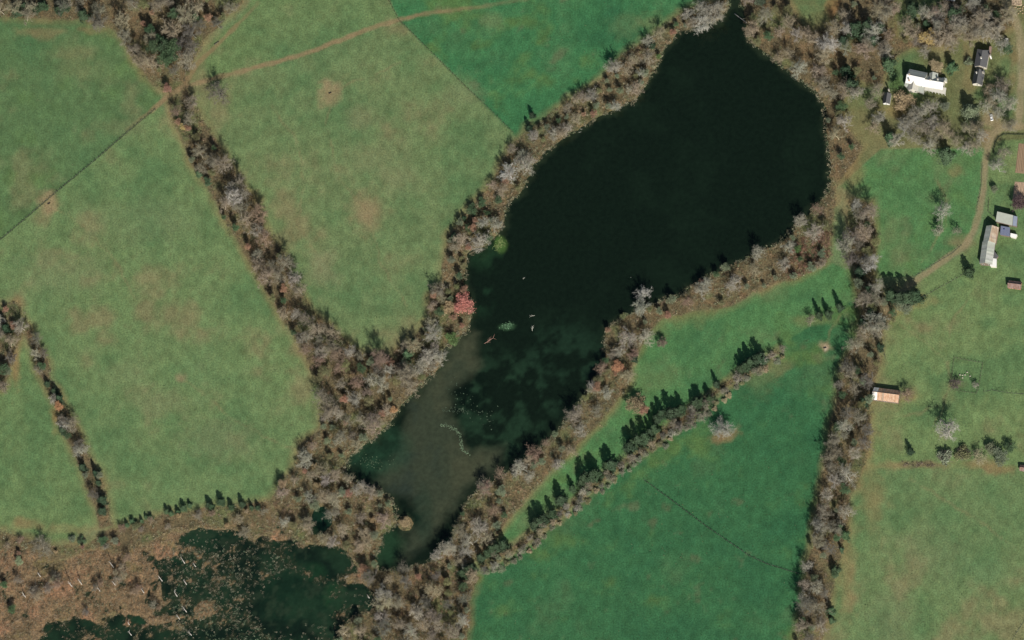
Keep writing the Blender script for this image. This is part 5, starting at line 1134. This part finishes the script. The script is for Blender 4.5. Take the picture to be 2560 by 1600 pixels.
# ------------------------------------------------------------------ car
def car(x, y, rz, label):
    b = G(x, y); e = empty('parked_car', b, rz); tag(e, label, 'car')
    def loft(name, rings, mat, par):
        m = MB(); k = len(rings[0]); pts = [p for r_ in rings for p in r_]; f = []
        for i in range(len(rings)-1):
            for j in range(k): f.append((i*k+j, i*k+(j+1) % k, (i+1)*k+(j+1) % k, (i+1)*k+j))
        f += [tuple(range(k))[::-1], tuple(range((len(rings)-1)*k, len(rings)*k))]; m.poly(pts, f); return m.build(name, mat, par, True, (1, 1, 1))
    def rg(yy, w_, z0_, z1_): return [(-w_*.94, yy, z0_), (w_*.94, yy, z0_), (w_, yy, (z0_+z1_)/2), (w_*.9, yy, z1_), (-w_*.9, yy, z1_), (-w_, yy, (z0_+z1_)/2)]
    body = loft('body', [rg(-2.25, .7, .45, .75), rg(-2.1, .86, .3, .9), rg(-1, .9, .25, .98), rg(1, .9, .25, .95), rg(1.95, .86, .3, .86), rg(2.2, .72, .42, .7)], MATS['car_paint'], e)
    loft('cabin', [rg(-1.85, .7, .9, 1.0), rg(-1.3, .76, .9, 1.42), rg(.1, .76, .9, 1.45), rg(.95, .7, .9, .98)], MATS['glass'], e)
    MB().box(-.62, .62, -1.3, .15, 1.43, 1.49).build('roof', MATS['car_paint'], e, color=(1, 1, 1))
    for sx in (-1, 1):
        for yy in (-1.35, 1.4):
            t = MB().tube((sx*.68, yy, .33), (sx*.9, yy, .33), .33, .33, 14).build('wheel', MATS['rubber'], e, color=(1, 1, 1)); MB().tube((sx*.86, yy, .33), (sx*.915, yy, .33), .19, .19, 10).build('rim', MATS['steel'], t, color=(1, 1, 1))
        MB().box(sx*.6-.14, sx*.6+.14, 2.08, 2.16, .58, .7).build('headlight', MATS['trim'], e, color=(1, 1, 1))
car(2342.5, 278, R(8), 'white car parked at the edge of the gravel parking spot')

# ------------------------------------------------------------------ feeders, garden plots, log pile
def feeder(x, y, rz, label):
    e = empty('feed_trough', G(x, y), rz); e.scale = (.75, .75, .75); tag(e, label, 'feed trough')
    m = MB(); m.poly([(-1.3,-.45,.55),(1.3,-.45,.55),(1.3,.45,.55),(-1.3,.45,.55),(-1.2,-.25,.15),(1.2,-.25,.15),(1.2,.25,.15),(-1.2,.25,.15)], [(0,4,5,1),(1,5,6,2),(2,6,7,3),(3,7,4,0),(4,7,6,5)]); m.build('trough', MATS['dark_steel'], e, color=(1, 1, 1))
    for sx in (-1, 1):
        for sy in (-1, 1): MB().box(sx*1.05-.05, sx*1.05+.05, sy*.25-.05, sy*.25+.05, -.05, .4).build('leg', MATS['dark_steel'], e, color=(1, 1, 1))
feeder(780, 220, .3, 'small dark feed trough on the bare spot in the straw-patched pasture')
feeder(116, 481, .5, 'small dark feed trough on the bare spot beside the long straight fence')
feeder(1949, 822, .1, 'small dark feed trough on the pale bare spot below the short cedar clump')
e = empty('fallen_log', G(512, 102), R(35)); tag(e, 'short dark fallen log beside the branching dirt track', 'log')
MB().tube((-1.8, 0, .3), (1.8, 0, .25), .32, .24, 9).build('trunk', MATS['post'], e, True, (1, 1, 1)); MB().tube((.4, 0, .4), (1.0, .5, .9), .1, .05, 6).build('branch_stub', MATS['post'], e, True, (1, 1, 1))
e = empty('driftwood', G(1749, 44), 0); tag(e, 'long pale fallen trunk lying across the narrow inlet at the head of the pond', 'driftwood')
q0, q1 = G(1735, 32)-e.location, G(1764, 54)-e.location; MB().tube((q0.x, q0.y, -.1), (q1.x, q1.y, .1), .22, .12, 8).build('trunk', MATS['deadwood'], e, True, (1, 1, 1)); MB().tube(q0.lerp(q1, .6), q0.lerp(q1, .75)+Vector((.3, 1.2, .3)), .07, .03, 5).build('branch_stub', MATS['deadwood'], e, True, (1, 1, 1))
def plot(corners_, rows, label, tint):
    q = [G(*c) for c in corners_]; e = empty('garden_plot', q[0]); tag(e, label, 'garden plot'); q = [p-q[0] for p in q]
    MB().slab(*[Vector((p.x, p.y, .09)) for p in (q if (q[1]-q[0]).cross(q[2]-q[1]).z > 0 else q[::-1])], .2).build('soil', MATS['soil'], e, color=tint)
    for i in range(rows):
        t = (i+.5)/rows; a, b = q[0].lerp(q[1], t), q[3].lerp(q[2], t); a, b = a.lerp(b, .04), a.lerp(b, .96); d = (b-a).normalized(); n_ = Vector((-d.y, d.x, 0))*.32
        m = MB(); m.poly([a-n_+Vector((0,0,.05)), a+n_+Vector((0,0,.05)), a+Vector((0,0,.38)), b-n_+Vector((0,0,.05)), b+n_+Vector((0,0,.05)), b+Vector((0,0,.38))], [(0,1,2),(5,4,3),(0,2,5,3),(1,4,5,2),(0,3,4,1)])
        k = random.uniform(.8, 1.2); m.build('soil_row', MATS['soil'], e, color=(tint[0]*k, tint[1]*k, tint[2]*k))
plot([z5(735, 400), z5(900, 420), z5(880, 930), z5(672, 905)], 7, 'upper tilled garden plot with dark rows at the right border', (.9, .95, .9))
plot([z5(668, 1060), z5(880, 1075), z5(830, 1420), z5(625, 1400)], 8, 'lower tilled garden plot with pale rows at the right border', (1.25, 1.35, 1.4))
e = empty('log_pile', G(*z4(1880, 130))); tag(e, 'rows of pale stacked firewood at the top right corner beside the driveway', 'log pile')
o = G(*z4(1690, -30)); o2 = G(*z4(2180, 20)); dn = G(*z4(1695, 250))
for i in range(6):
    for j in range(7):
        p = o+(o2-o)*((i+.4)/6)+(dn-o)*((j+.5)/7)-e.location; k = random.uniform(.75, 1.15)
        MB().tube((p.x-.42+random.uniform(-.1, .1), p.y+random.uniform(-.1, .1), .28), (p.x+.42, p.y+random.uniform(-.1, .1), .30+random.uniform(0, .25)), .26, .25, 7).build('log', MATS['log'], e, False, (k, k*.98, k*.95))
for i, (x, y) in enumerate([(1800,340),(1890,350),(1980,420),(2080,400),(2190,390),(2200,480),(2100,540),(2010,640),(2210,630),(2160,210),(2060,250),(2250,300)]):
    b = G(*z4(x, y)); e = empty('log_round', b, random.uniform(0, 3)); tag(e, 'pale sawn log round lying loose below the firewood rows', 'log', 'loose log rounds below the firewood')
    MB().tube((-.35, 0, .36), (.35, .05, .36), .38, .36, 9).build('bark', MATS['log'], e, True, (.75, .68, .6)); MB().tube((.352, .05, .36), (.36, .05, .36), .34, .34, 9).build('cut_face', MATS['log'], e, False, (1.2, 1.2, 1.2))

# ------------------------------------------------------------------ labels: what still shares a label is told apart by its order in the picture
ORD = ['leftmost', 'second from the left', 'third from the left', 'fourth from the left', 'fifth from the left', 'sixth from the left', 'seventh from the left', 'eighth from the left', 'ninth from the left', 'tenth from the left', 'eleventh from the left', 'twelfth from the left']+[f'{t} from the left' for t in 'thirteenth fourteenth fifteenth sixteenth seventeenth eighteenth nineteenth twentieth twenty-first twenty-second'.split()]
by = {}
for o in bpy.data.objects:
    if o.parent is None and 'label' in o and 'group' in o: by.setdefault(o['label'], []).append(o)
for lb, os_ in by.items():
    if len(os_) < 2 or len(os_) > len(ORD) or len(lb.split()) > 13: continue
    xs_ = sheet(np.array([[o.location.x, o.location.y] for o in os_]))[:, 0]
    for r_, i in enumerate(np.argsort(xs_)): os_[i]['label'] = f'{lb}, {"rightmost" if r_ == len(os_)-1 else ORD[r_]}'
